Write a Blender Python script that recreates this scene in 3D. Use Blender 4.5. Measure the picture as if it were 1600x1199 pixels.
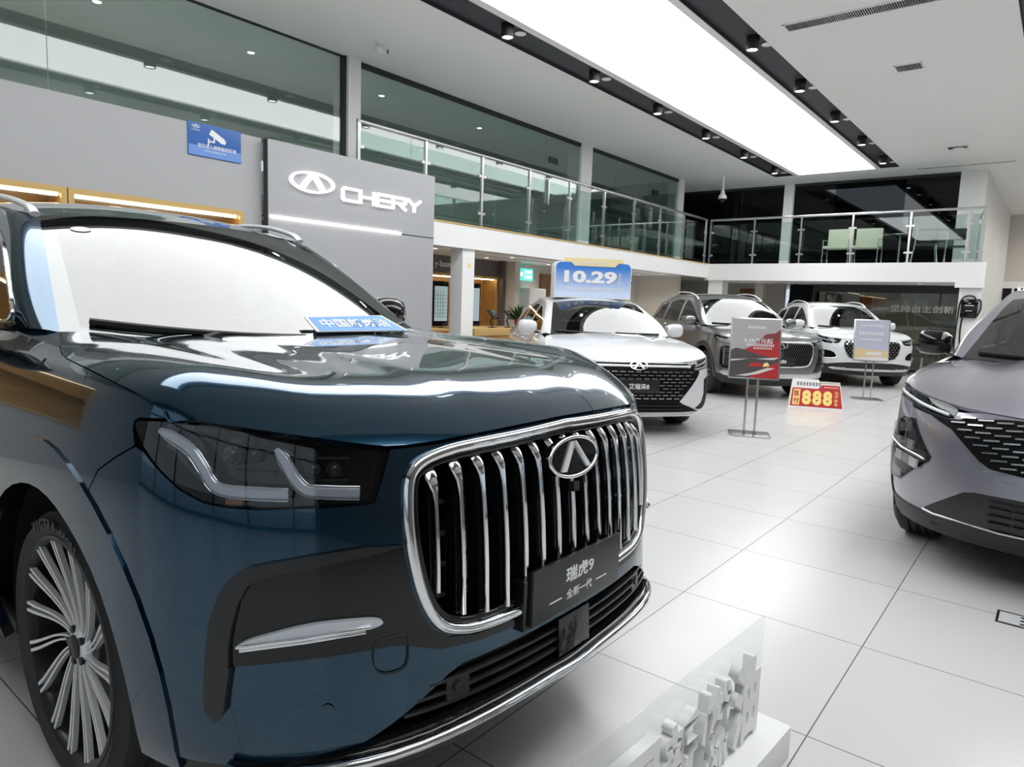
import bpy, bmesh, math, random
import numpy as np
from mathutils import Vector, Matrix
random.seed(7)
for o in list(bpy.data.objects): bpy.data.objects.remove(o)
SC=bpy.context.scene; COL=SC.collection
# ------------------------------------------------------------------ camera
RCAM=[[0.625223, -0.070375, 0.777267], [-0.779653, -0.101214, 0.617978], [0.03518, -0.992372, -0.11815]]
FPX=1073.19
cam=bpy.data.cameras.new('camera'); cam.sensor_width=36; cam.lens=FPX/1600*36; cam.clip_start=.05; cam.clip_end=200
camo=bpy.data.objects.new('camera',cam); COL.objects.link(camo)
camo.matrix_world=Matrix([[r[0],-r[1],-r[2],t] for r,t in zip(RCAM,(0,0,1.386))]+[[0,0,0,1]])
SC.camera=camo
# ------------------------------------------------------------------ world, exposure
SC.view_settings.view_transform='Standard'; SC.view_settings.look='None'
SC.view_settings.exposure=0.0; SC.view_settings.gamma=1.0; SC.view_settings.use_curve_mapping=False
w=bpy.data.worlds.new('sky'); SC.world=w; w.use_nodes=True
bg=w.node_tree.nodes['Background']; bg.inputs[0].default_value=(.80,.88,1,1); bg.inputs[1].default_value=.8
PANEL_L=4.9      # radiance of the stretched luminous ceilings
SPOT_W=14        # every ceiling downlight
SOFFIT_W=16       # little downlights under the gallery
# ------------------------------------------------------------------ helpers
def mat(name,col,rough=.5,metal=0,coat=0,coat_rough=.03,emit=None,es=0,spec=.5,noise=0,nscale=8,bump=0,bscale=200,ani=0):
    m=bpy.data.materials.new(name); m.use_nodes=True; nt=m.node_tree; b=nt.nodes['Principled BSDF']
    b.inputs['Base Color'].default_value=(*col,1); b.inputs['Roughness'].default_value=rough; b.inputs['Metallic'].default_value=metal
    b.inputs['Coat Weight'].default_value=coat; b.inputs['Coat Roughness'].default_value=coat_rough
    b.inputs['Specular IOR Level'].default_value=spec
    if emit: b.inputs['Emission Color'].default_value=(*emit,1); b.inputs['Emission Strength'].default_value=es
    if noise or bump:
        tc=nt.nodes.new('ShaderNodeTexCoord')
    if noise:
        n=nt.nodes.new('ShaderNodeTexNoise'); n.inputs['Scale'].default_value=nscale; n.inputs['Detail'].default_value=6
        nt.links.new(tc.outputs['Object'],n.inputs['Vector'])
        mx=nt.nodes.new('ShaderNodeMix'); mx.data_type='RGBA'
        mx.inputs[6].default_value=(*[c*(1-noise) for c in col],1); mx.inputs[7].default_value=(*[min(1,c*(1+noise)) for c in col],1)
        nt.links.new(n.outputs['Fac'],mx.inputs[0]); nt.links.new(mx.outputs[2],b.inputs['Base Color'])
    if bump:
        n=nt.nodes.new('ShaderNodeTexNoise'); n.inputs['Scale'].default_value=bscale; nt.links.new(tc.outputs['Object'],n.inputs['Vector'])
        bp=nt.nodes.new('ShaderNodeBump'); bp.inputs['Strength'].default_value=bump; bp.inputs['Distance'].default_value=.01
        nt.links.new(n.outputs['Fac'],bp.inputs['Height']); nt.links.new(bp.outputs[0],b.inputs['Normal'])
    return m
def glass(name,tint=(.9,.95,.93),ior=1.5,rough=0,gain=1.0):
    m=bpy.data.materials.new(name); m.use_nodes=True; nt=m.node_tree; nt.nodes.clear()
    o=nt.nodes.new('ShaderNodeOutputMaterial'); t=nt.nodes.new('ShaderNodeBsdfTransparent'); t.inputs[0].default_value=(*tint,1)
    g=nt.nodes.new('ShaderNodeBsdfGlossy'); g.inputs['Roughness'].default_value=rough; g.inputs['Color'].default_value=(1,1,1,1)
    f=nt.nodes.new('ShaderNodeFresnel'); f.inputs['IOR'].default_value=ior; x=nt.nodes.new('ShaderNodeMixShader')
    src=f.outputs[0]; ge=nt.nodes.new('ShaderNodeNewGeometry'); mr=nt.nodes.new('ShaderNodeMapRange'); mr.inputs[3].default_value=ior; mr.inputs[4].default_value=1/ior
    nt.links.new(ge.outputs['Backfacing'],mr.inputs[0]); nt.links.new(mr.outputs[0],f.inputs['IOR'])
    nt.links.new(src,x.inputs[0]); nt.links.new(t.outputs[0],x.inputs[1]); nt.links.new(g.outputs[0],x.inputs[2]); nt.links.new(x.outputs[0],o.inputs[0])
    return m
def paint(name,col,metal=.0,rough=.35,flake=0,coat=1.0):
    m=mat(name,col,rough,metal,coat,.012)
    if flake:
        nt=m.node_tree;b=nt.nodes['Principled BSDF'];tc=nt.nodes.new('ShaderNodeTexCoord')
        v=nt.nodes.new('ShaderNodeTexVoronoi'); v.inputs['Scale'].default_value=900; nt.links.new(tc.outputs['Object'],v.inputs['Vector'])
        mx=nt.nodes.new('ShaderNodeMix'); mx.data_type='RGBA'; mx.inputs[6].default_value=(*[c*(1-flake) for c in col],1); mx.inputs[7].default_value=(*[min(1,c*(1+flake)) for c in col],1)
        nt.links.new(v.outputs['Color'],mx.inputs[0]); nt.links.new(mx.outputs[2],b.inputs['Base Color'])
    return m
def put(name,me,mats,parent=None,label=None,loc=None):
    for m in (mats if isinstance(mats,(list,tuple)) else [mats]): me.materials.append(m)
    o=bpy.data.objects.new(name,me); COL.objects.link(o)
    if parent: o.parent=parent
    if label: o['label']=label
    if loc: o.location=loc
    return o
def tag(o,label,cat,group=None,kind=None):
    o['label']=label; o['category']=cat
    if group: o['group']=group
    if kind: o['kind']=kind
    return o
def struct(o,label=None):
    o['kind']='structure'
    if label: o['label']=label
    return o
def thing(name,label,cat,loc=(0,0,0),rz=0,group=None):
    o=bpy.data.objects.new(name,None); o.empty_display_size=.2; COL.objects.link(o); o.location=loc; o.rotation_euler=(0,0,rz)
    return tag(o,label,cat,group)
def copy_tree(o,parent=None):
    c=o.copy(); COL.objects.link(c)
    if parent: c.parent=parent
    for ch in list(o.children): copy_tree(ch,c)
    return c
class MB:
    """collects primitives into one mesh"""
    def __init__(s): s.v=[]; s.f=[]; s.m=[]; s.mi=0
    def add(s,v,f):
        b=len(s.v); s.v+= [tuple(map(float,p)) for p in v]; s.f+=[tuple(b+i for i in q) for q in f]; s.m+=[s.mi]*len(f); return s
    def box(s,x0,x1,y0,y1,z0,z1,M=None):
        v=[(x,y,z) for x in (x0,x1) for y in (y0,y1) for z in (z0,z1)]
        if M is not None: v=[M@Vector(p) for p in v]
        return s.add(v,[(0,1,3,2),(4,6,7,5),(0,4,5,1),(2,3,7,6),(0,2,6,4),(1,5,7,3)])
    def tube(s,path,r,n=10,closed=False,flat=1.0,up=None):
        p=[Vector(q) for q in path]; m=len(p); rr=r if isinstance(r,(list,tuple)) else [r]*m; v=[];f=[]
        prev=None
        for i in range(m):
            t=(p[(i+1)%m]-p[i-1]) if closed else (p[min(i+1,m-1)]-p[max(i-1,0)])
            if t.length<1e-9: t=Vector((0,0,1))
            t.normalize()
            if up is not None: a=Vector(up)
            else: a=prev if prev is not None else (Vector((0,0,1)) if abs(t.z)<.9 else Vector((1,0,0)))
            a=(a-t*a.dot(t))
            if a.length<1e-6: a=t.orthogonal()
            a.normalize(); prev=a; b=t.cross(a)
            for k in range(n):
                g=2*math.pi*k/n; v.append(p[i]+a*math.cos(g)*rr[i]*flat+b*math.sin(g)*rr[i])
        for i in range(m if closed else m-1):
            for k in range(n): j=(i+1)%m; f.append((i*n+k,i*n+(k+1)%n,j*n+(k+1)%n,j*n+k))
        if not closed: f.append(tuple(range(n-1,-1,-1))); f.append(tuple((m-1)*n+k for k in range(n)))
        return s.add(v,f)
    def lathe(s,prof,n=32,axis='z',c=(0,0,0),a0=0):
        """prof: (r,h) list; revolved about axis through c"""
        v=[];f=[];m=len(prof)
        for k in range(n):
            g=2*math.pi*k/n+a0
            for r,h in prof:
                a,b=r*math.cos(g),r*math.sin(g)
                v.append({'z':(c[0]+a,c[1]+b,c[2]+h),'y':(c[0]+a,c[1]+h,c[2]+b),'x':(c[0]+h,c[1]+a,c[2]+b)}[axis])
        for k in range(n):
            for i in range(m-1): j=(k+1)%n; f.append((k*m+i,j*m+i,j*m+i+1,k*m+i+1))
        return s.add(v,f)
    def cyl(s,c,r,h,n=24,axis='z',r2=None): return s.lathe([(1e-5,0),(r,0),(r if r2 is None else r2,h),(1e-5,h)],n,axis,c)
    def prism(s,poly,a,b,plane='xz',M=None):
        """extrude closed polygon between a and b along the third axis"""
        n=len(poly)
        mk={'xz':lambda p,h:(p[0],h,p[1]),'xy':lambda p,h:(p[0],p[1],h),'yz':lambda p,h:(h,p[0],p[1])}[plane]
        v=[mk(p,a) for p in poly]+[mk(p,b) for p in poly]
        if M is not None: v=[M@Vector(q) for q in v]
        return s.add(v,[tuple(range(n-1,-1,-1)),tuple(range(n,2*n))]+[(i,(i+1)%n,n+(i+1)%n,n+i) for i in range(n)])
    def grid(s,P):
        """P[i][j] points"""
        a=len(P);b=len(P[0]); return s.add([q for r in P for q in r],[(i*b+j,i*b+j+1,(i+1)*b+j+1,(i+1)*b+j) for i in range(a-1) for j in range(b-1)])
    def sphere(s,c,r,n=16,m=10,sc=(1,1,1)):
        v=[(c[0]+r*sc[0]*math.sin(math.pi*i/m)*math.cos(2*math.pi*k/n),c[1]+r*sc[1]*math.sin(math.pi*i/m)*math.sin(2*math.pi*k/n),c[2]+r*sc[2]*math.cos(math.pi*i/m)) for i in range(m+1) for k in range(n)]
        return s.add(v,[(i*n+k,(i+1)*n+k,(i+1)*n+(k+1)%n,i*n+(k+1)%n) for i in range(m) for k in range(n)])
    def build(s,name,mats,parent=None,label=None,ang=32,bevel=0,loc=None,rot=None):
        me=bpy.data.meshes.new(name); me.from_pydata(s.v,[],s.f)
        bm=bmesh.new(); bm.from_mesh(me); bmesh.ops.remove_doubles(bm,verts=bm.verts,dist=1e-6)
        bmesh.ops.recalc_face_normals(bm,faces=bm.faces)
        if len(s.m)==len(s.f): pass
        if bevel: bmesh.ops.bevel(bm,geom=[e for e in bm.edges if len(e.link_faces)==2 and e.calc_face_angle(0)>.6],offset=bevel,segments=2,profile=.7,affect='EDGES',clamp_overlap=True)
        bm.to_mesh(me); bm.free()
        me.shade_smooth()
        me.set_sharp_from_angle(angle=math.radians(ang))
        o=put(name,me,mats,parent,label)
        if loc: o.location=loc
        if rot: o.rotation_euler=rot
        return o
    def buildm(s,name,mats,parent=None,label=None,ang=32):
        me=bpy.data.meshes.new(name); me.from_pydata(s.v,[],s.f)
        for p,i in zip(me.polygons,s.m): p.material_index=i
        bm=bmesh.new(); bm.from_mesh(me); bmesh.ops.recalc_face_normals(bm,faces=bm.faces); bm.to_mesh(me); bm.free()
        me.shade_smooth(); me.set_sharp_from_angle(angle=math.radians(ang)); return put(name,me,mats,parent,label)
def text(name,s,m,parent,org,ux,uz,height=None,width=None,depth=.004,bold=0.0,label=None,space=1.0,align='C'):
    """lettering as a mesh: org = centre (align C) or lower left (L); ux, uz directions in the parent's space"""
    cu=bpy.data.curves.new('lettering','FONT'); cu.body=s; cu.size=1; cu.extrude=.5; cu.offset=bold; cu.space_character=space; cu.resolution_u=3
    ob=bpy.data.objects.new('lettering',cu); COL.objects.link(ob); bpy.context.view_layer.update()
    dg=bpy.context.evaluated_depsgraph_get(); me=bpy.data.meshes.new_from_object(ob.evaluated_get(dg)); bpy.data.objects.remove(ob); bpy.data.curves.remove(cu)
    n=len(me.vertices); a=np.zeros(n*3); me.vertices.foreach_get('co',a); a=a.reshape(-1,3)
    if n==0: return None
    lo,hi=a.min(0),a.max(0); sy=(height/(hi[1]-lo[1])) if height else None; sx=(width/(hi[0]-lo[0])) if width else None
    if sy is None: sy=sx
    if sx is None: sx=sy
    c=(lo+hi)/2 if align=='C' else lo
    ux=np.array(ux,float);uz=np.array(uz,float);un=np.cross(ux,uz); un/=np.linalg.norm(un)
    b=np.array(org,float)+((a[:,:1]-c[0])*sx)*ux+((a[:,1:2]-c[1])*sy)*uz+((a[:,2:]+.5)*depth)*un
    me.vertices.foreach_set('co',b.ravel()); me.update(); me.materials.clear()
    return put(name,me,m,parent,label)

# ------------------------------------------------------------------ materials
M={}
M['floor']=None
M['white']=mat('white_paint',(.86,.86,.85),.55,noise=.02,nscale=3)
M['ceil']=mat('ceiling_paint',(.84,.84,.825),.7,noise=.01,nscale=2)
M['trough']=mat('dark_trough_paint',(.045,.044,.055),.5)
M['greywall']=mat('grey_wall_panel',(.43,.435,.445),.38,noise=.02,nscale=2)
M['board']=mat('grey_sign_board_panel',(.40,.405,.42),.33,noise=.015,nscale=2)
M['darkgap']=mat('dark_gap',(.03,.03,.032),.6)
M['wood']=None
M['gold']=mat('gold_edge_trim',(.62,.42,.16),.4,.2)
M['beige']=mat('beige_wall_paint',(.66,.62,.57),.6,noise=.02,nscale=3)
M['darkwall']=mat('dark_taupe_wall',(.14,.125,.115),.5)
M['roomgrey']=mat('upper_room_wall',(.55,.57,.56),.7,noise=.05,nscale=2)
M['black']=mat('black_plastic',(.012,.012,.013),.45,noise=.2,nscale=60)
M['gblack']=mat('gloss_black',(.005,.005,.005),.06)
M['gridblack']=mat('grille_black',(.004,.004,.004),.5,spec=.15)
M['satin']=mat('satin_black_trim',(.016,.017,.018),.3)
M['rubber']=mat('tyre_rubber',(.018,.018,.019),.62,bump=.12,bscale=90)
M['tread']=mat('tyre_lettering',(.075,.075,.078),.5)
M['chrome']=mat('chrome',(.86,.87,.88),.07,1)
M['satchrome']=mat('satin_steel',(.62,.62,.61),.24,1)
M['alloy']=mat('machined_alloy',(.88,.88,.88),.3,.35)
M['dkalloy']=mat('dark_alloy',(.02,.02,.021),.3,.3)
M['silver']=mat('silver_rail_paint',(.84,.85,.87),.25,.25)
M['whitel']=mat('white_lettering',(.85,.85,.85),.4)
M['glowwhite']=mat('backlit_white_letter',(.9,.9,.9),.4,emit=(1,1,1),es=.75)
M['led']=mat('led_strip',(1,1,1),.5,emit=(1,.97,.92),es=6)
M['warmled']=mat('warm_led_strip',(1,1,1),.5,emit=(1,.80,.50),es=9)
M['lens']=mat('downlight_lens',(1,1,1),.5,emit=(1,.98,.95),es=8)
M['blue']=mat('blue_sign_print',(.02,.12,.42),.35)
M['blue2']=mat('light_blue_sign_print',(.16,.30,.68),.35)
M['red']=mat('red_sign_print',(.50,.018,.02),.4)
M['yellow']=mat('yellow_sign_print',(.95,.72,.22),.4)
M['cream']=mat('cream_card',(.80,.74,.62),.55)
M['card']=mat('white_card',(.82,.82,.82),.45)
M['acrylic']=glass('clear_acrylic',(.955,.965,.955),1.2)
M['mezzglass']=glass('gallery_glass',(.70,.77,.75),1.75)
M['darkglass']=glass('dark_gallery_glass',(.26,.29,.33),1.35)
M['railglass']=glass('railing_glass',(.80,.88,.86),1.45)
M['officeglass']=glass('office_glass',(.75,.76,.72),1.5)
M['window']=glass('storefront_glass',(.92,.95,.95),1.45)
M['wsglass']=glass('windscreen_glass',(.42,.47,.46),1.95)
M['sideglass']=glass('tinted_side_glass',(.16,.18,.18),1.6)
M['lampglass']=glass('headlamp_glass',(.72,.73,.74),1.5)
M['drl']=mat('drl_light_guide',(.62,.65,.70),.22,.35)
M['amber']=mat('amber_reflector',(.45,.16,.03),.3,0,1)
M['seat']=mat('dark_seat_leather',(.03,.03,.032),.5,noise=.2,nscale=20)
M['cabin']=mat('cabin_plastic',(.022,.022,.024),.6)
M['frit']=mat('black_glass_border',(.008,.008,.009),.1,0,1)
M['leaf']=mat('plant_leaf',(.03,.10,.03),.5,noise=.4,nscale=30)
M['pot']=mat('red_pot',(.42,.05,.04),.4)
M['teal']=mat('lit_teal_sign',(.1,.6,.55),.4,emit=(.12,.72,.66),es=1.0)
M['screen']=mat('lit_screen',(.25,.32,.34),.3,emit=(.42,.55,.58),es=.55)
M['screenb']=mat('lit_blue_screen',(.02,.05,.1),.3,emit=(.02,.05,.10),es=.7)
M['creamleather']=mat('cream_leather',(.62,.60,.48),.5)
M['brown']=mat('brown_wood_door',(.24,.13,.06),.45,noise=.25,nscale=12)
M['concrete']=mat('pavement',(.35,.35,.34),.8,noise=.1,nscale=2)
def wood():
    m=mat('oak_veneer',(.45,.27,.10),.42); nt=m.node_tree;b=nt.nodes['Principled BSDF'];tc=nt.nodes.new('ShaderNodeTexCoord')
    mp=nt.nodes.new('ShaderNodeMapping'); mp.inputs['Scale'].default_value=(.6,8,14); n=nt.nodes.new('ShaderNodeTexNoise'); n.inputs['Scale'].default_value=4; n.inputs['Detail'].default_value=8
    r=nt.nodes.new('ShaderNodeValToRGB'); r.color_ramp.elements[0].color=(.30,.165,.055,1); r.color_ramp.elements[1].color=(.60,.38,.15,1); r.color_ramp.elements[0].position=.3; r.color_ramp.elements[1].position=.72
    nt.links.new(tc.outputs['Object'],mp.inputs[0]); nt.links.new(mp.outputs[0],n.inputs['Vector']); nt.links.new(n.outputs['Fac'],r.inputs[0]); nt.links.new(r.outputs[0],b.inputs['Base Color']); return m
M['wood']=wood()
def floor_mat():
    m=mat('porcelain_floor_tile',(.6,.6,.58),.22,spec=.5); nt=m.node_tree;b=nt.nodes['Principled BSDF'];L=nt.links
    tc=nt.nodes.new('ShaderNodeTexCoord'); sp=nt.nodes.new('ShaderNodeSeparateXYZ'); L.new(tc.outputs['Object'],sp.inputs[0])
    def line(sock,off):
        a=nt.nodes.new('ShaderNodeMath'); a.operation='SUBTRACT'; a.inputs[1].default_value=off; L.new(sock,a.inputs[0])
        d=nt.nodes.new('ShaderNodeMath'); d.operation='DIVIDE'; d.inputs[1].default_value=.8; L.new(a.outputs[0],d.inputs[0])
        f=nt.nodes.new('ShaderNodeMath'); f.operation='FRACT'; L.new(d.outputs[0],f.inputs[0])
        s=nt.nodes.new('ShaderNodeMath'); s.operation='SUBTRACT'; s.inputs[1].default_value=.5; L.new(f.outputs[0],s.inputs[0])
        ab=nt.nodes.new('ShaderNodeMath'); ab.operation='ABSOLUTE'; L.new(s.outputs[0],ab.inputs[0])
        g=nt.nodes.new('ShaderNodeMath'); g.operation='GREATER_THAN'; g.inputs[1].default_value=.5-.0022/.8; L.new(ab.outputs[0],g.inputs[0])
        fl=nt.nodes.new('ShaderNodeMath'); fl.operation='FLOOR'; L.new(d.outputs[0],fl.inputs[0]); return g,fl
    gx,fx=line(sp.outputs[0],2.284); gy,fy=line(sp.outputs[1],.524)
    mx=nt.nodes.new('ShaderNodeMath'); mx.operation='MAXIMUM'; L.new(gx.outputs[0],mx.inputs[0]); L.new(gy.outputs[0],mx.inputs[1])
    n=nt.nodes.new('ShaderNodeTexNoise'); n.inputs['Scale'].default_value=1.6; n.inputs['Detail'].default_value=4; n.inputs['Roughness'].default_value=.5; L.new(tc.outputs['Object'],n.inputs['Vector'])
    r=nt.nodes.new('ShaderNodeValToRGB'); r.color_ramp.elements[0].color=(.60,.598,.58,1); r.color_ramp.elements[1].color=(.615,.614,.60,1); r.color_ramp.elements[0].position=.2; r.color_ramp.elements[1].position=.8
    L.new(n.outputs['Fac'],r.inputs[0])
    wn=nt.nodes.new('ShaderNodeTexWhiteNoise'); wn.noise_dimensions='2D'; cb=nt.nodes.new('ShaderNodeCombineXYZ'); L.new(fx.outputs[0],cb.inputs[0]); L.new(fy.outputs[0],cb.inputs[1]); L.new(cb.outputs[0],wn.inputs['Vector'])
    mr=nt.nodes.new('ShaderNodeMapRange'); mr.inputs[3].default_value=.965; mr.inputs[4].default_value=1.02; L.new(wn.outputs['Value'],mr.inputs[0])
    hs=nt.nodes.new('ShaderNodeHueSaturation'); L.new(mr.outputs[0],hs.inputs['Value']); L.new(r.outputs[0],hs.inputs['Color'])
    m2=nt.nodes.new('ShaderNodeMix'); m2.data_type='RGBA'; L.new(mx.outputs[0],m2.inputs[0]); L.new(hs.outputs[0],m2.inputs[6]); m2.inputs[7].default_value=(.13,.125,.115,1)
    L.new(m2.outputs[2],b.inputs['Base Color'])
    rr=nt.nodes.new('ShaderNodeMapRange'); rr.inputs[3].default_value=.25; rr.inputs[4].default_value=.25; L.new(n.outputs['Fac'],rr.inputs[0]); L.new(rr.outputs[0],b.inputs['Roughness'])
    return m
M['floor']=floor_mat()
# luminous ceiling: evenly lit stretched membrane
M['panel']=mat('luminous_membrane',(.9,.9,.9),.6,emit=(.97,.985,1),es=PANEL_L)

# ------------------------------------------------------------------ the hall
ZC=4.77; YF=7.45; XF=17.41; YG=8.38; XG=19.4; ZM0,ZM1=2.19,2.55
def B(name,*bx,m='white',kind='structure',label=None,bevel=0,parent=None):
    b=MB()
    for q in bx: b.box(*q)
    o=b.build(name,M[m],parent,label,bevel=bevel)
    if kind and not parent: o['kind']=kind
    return o
B('floor',(-6,28.2,-5,12.2,-.1,0),m='floor')
B('pavement',(-30,-6.16,-30,30,-.16,-.06),(-6.16,30,-30,-5.16,-.16,-.06),m='concrete')
# ceiling: plaster fields, with two long coffers (dark trough, border, luminous membrane, border, dark trough)
X0,X1=-1.2,18.15
GR=[(3.30,3.70,3.80,5.53,5.65,6.12),(-2.10,-1.62,-1.52,.21,.33,.73)]
cb=[(-6,X0,-5,12.2,ZC,ZC+.25),(X1,28.2,-5,12.2,ZC,ZC+.25),(X0,X1,6.12,12.2,ZC,ZC+.25),(X0,X1,.73,3.30,ZC,ZC+.25),(X0,X1,-5,-2.10,ZC,ZC+.25)]
for g in GR: cb+=[(X0,X1,g[1],g[2],ZC,ZC+.2),(X0,X1,g[3],g[4],ZC,ZC+.2)]
B('ceiling',*cb,m='ceil')
for g in GR:
    for a,b_ in ((g[0],g[1]),(g[4],g[5])):
        B('ceiling_trough_trim',(X0,X1,a,b_,ZC+.05,ZC+.2),(X0,X1,a,a+.006,ZC+.004,ZC+.05),(X0,X1,b_-.006,b_,ZC+.004,ZC+.05),(X0,X0+.006,a,b_,ZC+.004,ZC+.05),(X1-.006,X1,a,b_,ZC+.004,ZC+.05),m='trough')
for g,lab in zip(GR,('long glowing stretch ceiling panel between two dark troughs above the parked cars','second glowing stretch ceiling panel on the street side of the hall')):
    o=MB().box(X0+.01,X1-.01,g[2]+.002,g[3]-.002,ZC+.03,ZC+.06).build('luminous_ceiling_panel',M['panel']); tag(o,lab,'ceiling light')
# outer walls and the shop front behind the camera
B('wall_back',(-6.16,-6,-5,12.2,3.9,5),(-6.16,-6,7.5,12.2,0,3.9),(-6.16,-6,-5,-4.6,0,3.9),m='darkwall')
B('wall_right',(-6,28.2,-5.16,-5,3.0,5),(9.0,28.2,-5.16,-5,0,3.0),(-6,4.6,-5.16,-5,0,3.0),m='darkwall')
fb=MB()
for y in np.arange(-4.6,7.6,2.02): fb.box(-6.14,-6.02,y-.04,y+.04,0,3.9)
fb.box(-6.14,-6.02,-4.6,7.5,0,.12); fb.box(-6.14,-6.02,-4.6,7.5,2.7,2.8)
w1=fb.build('window_1',M['satin']); struct(w1); MB().box(-6.09,-6.07,-4.6,7.5,.12,3.9).build('window_pane',M['window'],w1)
fb=MB()
for x in np.arange(4.64,9.1,1.08): fb.box(x-.04,x+.04,-5.14,-5.02,0,3.0)
fb.box(4.6,9,-5.14,-5.02,0,.12); fb.box(4.6,9,-5.14,-5.02,2.4,2.48)
w2=fb.build('window_2',M['satin']); struct(w2); MB().box(4.6,9,-5.09,-5.07,.12,3.0).build('window_pane',M['window'],w2)
B('wall_left',(-6.16,28.2,12,12.2,0,5),m='roomgrey')
B('wall_end',(28,28.2,-5,12.2,2.55,5),(28,28.2,-5,12.2,0,.05),m='beige')
# glazed strip below the end wall
wb=MB(); wb.box(27.94,28,-4.9,1.9,2.40,2.62)
for y in (1.85,1.42,.2,-1.2): wb.box(27.95,28,y-.03,y+.03,0,2.5)
w3=wb.build('window_3',M['white']); struct(w3); MB().box(28.0,28.03,-4.9,1.9,.05,2.42).build('window_pane',M['darkglass'],w3)
B('wall_behind_glass',(28.6,28.7,-5,2.2,0,2.6),m='darkwall')
sg=thing('wall_lettering','large white letters partly hidden behind the grey car on the dark end glazing','lettering',(27.9,1.36,2.30),0)
text('letters','Milk',M['glowwhite'],sg,(0,-.35,0),(0,-1,0),(0,0,1),height=.24,depth=.03,bold=.02)
# gallery slab with its white fascia, both wings
B('gallery_slab',(-6,XF+.02,YF+.15,12,ZM0+.12,ZM1),(XF,28,1.78,12,ZM0+.06,ZM1),m='white')
B('gallery_fascia_trim',(7.275,XF+.0,YF-.02,YF+.1,ZM0,ZM1),m='white')
B('gallery_end_fascia_trim',(XF-.005,XF+.12,1.9,YF-.02,ZM0-.06,ZM1),m='white'); B('gallery_corner_fascia_trim',(XF-.012,XF+.11,1.38,1.9,ZM0-.17,ZM1),m='white')
B('gallery_edge_trim',(7.275,XF,YF-.03,YF-.005,ZM1-.012,ZM1+.012),m='gold')
# ground floor ceiling below the left wing: pale boards with dark slots
sb=[]
ys=[YF+.1,YF+.60,YF+.70,YF+1.22,YF+1.32,9.6]
for a,b_ in ((ys[0],ys[1]),(ys[2],ys[3]),(ys[4],ys[5])): sb.append((-6,XF+.1,a,b_,ZM0+.05,ZM0+.10))
B('soffit_slab',*sb,m='white'); B('soffit_slot_trim',(-6,XF+.1,YF+.1,9.6,ZM0+.105,ZM0+.115),m='darkgap')
B('soffit_beam',(XF+.12,XG,1.9,YF+.1,ZM0-.06,ZM0+.0),m='ceil')
# grey panel wall on the left with its recessed oak niches
NX0,NX1,NZ0,NZ1=-2.2,4.33,.85,2.31
B('wall_grey',(-6,4.566,YF+.02,YF+.14,NZ1,3.165),(-6,4.566,YF+.02,YF+.14,0,NZ0),(NX1,4.566,YF+.02,YF+.14,NZ0,NZ1),(-6,NX0,YF+.02,YF+.14,NZ0,NZ1),m='greywall')

def niche(x0,x1,lab):
    t=thing('display_niche',lab,'display niche',((x0+x1)/2,YF+.02,NZ0)); c=(x0+x1)/2; h=NZ1-NZ0; a,b_=x0-c,x1-c
    b=MB(); b.box(a,b_,-.025,.012,h-.055,h); b.box(a,b_,-.025,.012,0,.05); b.box(a,a+.05,-.025,.012,.05,h-.055); b.box(b_-.05,b_,-.025,.012,.05,h-.055); b.build('frame',M['gold'],t)
    b=MB(); b.box(a+.012,b_-.012,.40,.42,.01,h-.01); b.box(a+.012,a+.03,.012,.40,.01,h-.01); b.box(b_-.03,b_-.012,.012,.40,.01,h-.01); b.box(a+.03,b_-.03,.012,.40,h-.03,h-.01); b.box(a+.03,b_-.03,.012,.40,.01,.03); b.build('lining',M['wood'],t)
    MB().box(a+.06,b_-.06,.03,.05,h-.085,h-.062).build('led_strip',M['warmled'],t)
    b=MB(); b.box(a+.03,b_-.03,.10,.40,h*.5,h*.5+.03); b.build('shelf',M['wood'],t)
niche(2.545,NX1,'oak lined wall niche with a lit top strip beside the grey sign wall')
niche(.3,2.535,'oak lined wall niche above the roof rail of the dark blue car')
niche(NX0,.29,'oak lined wall niche at the outer end of the row, beside the blue car')
# grey sign board with the maker's name
sb_=thing('sign_board','tall grey sign panel with a raised white oval emblem and white lettering','sign board',(5.925,YF-.07,0))
MB().box(-1.35,1.345,-.035,.045,0,3.15).build('panel',M['board'],sb_,bevel=.004)
MB().box(-1.358,-1.345,-.03,.05,0,3.15).build('gap_shade',M['darkgap'],sb_)  # dark strip standing in for the shaded gap beside the panel
MB().box(-1.33,.70,-.05,-.034,2.262,2.29).build('light_strip',M['led'],sb_)
MB().box(.70,1.34,-.038,-.034,2.262,2.276).build('groove',M['darkgap'],sb_)
def emblem(name,parent,org,ux,uz,W,H,m,depth=.02,band=.13,label=None):
    """oval ring with an A-shaped bridge"""
    ux=Vector(ux);uz=Vector(uz);un=ux.cross(uz);o=Vector(org); b=MB(); n=48
    P=lambda x,z,h: o+ux*(x*W/2)+uz*(z*H/2)+un*h
    bz=band*W/H*.8
    for h0,h1 in ((0,depth),):
        R=[[P(r1*math.cos(g),r2*math.sin(g),h) for (r1,r2,h) in ((1,1,h0),(.985,.97,h1),(1-band+.015,1-bz+.03,h1),(1-band,1-bz,h0))] for g in [2*math.pi*k/n for k in range(n+1)]]
        b.grid(R)
    for sg in (-1,1):
        poly=[(sg*.02,.80),(sg*.02-.0,.80),(0,.80)]
        q=[(0,.86),(sg*.10,.86),(sg*.62,-.70),(sg*.40,-.76),(0,.50)]
        v=[P(x,z,depth*.95) for x,z in q]+[P(x,z,0) for x,z in q]; k=len(q)
        b.add(v,[tuple(range(k))]+[(i,(i+1)%k,k+(i+1)%k,k+i) for i in range(k)])
    return b.build(name,m,parent,label)
emblem('emblem',sb_,(5.165-5.925,-.036,2.745),(1,0,0),(0,0,1),.64,.255,M['glowwhite'],.05,.11)
bar=[]
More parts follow.
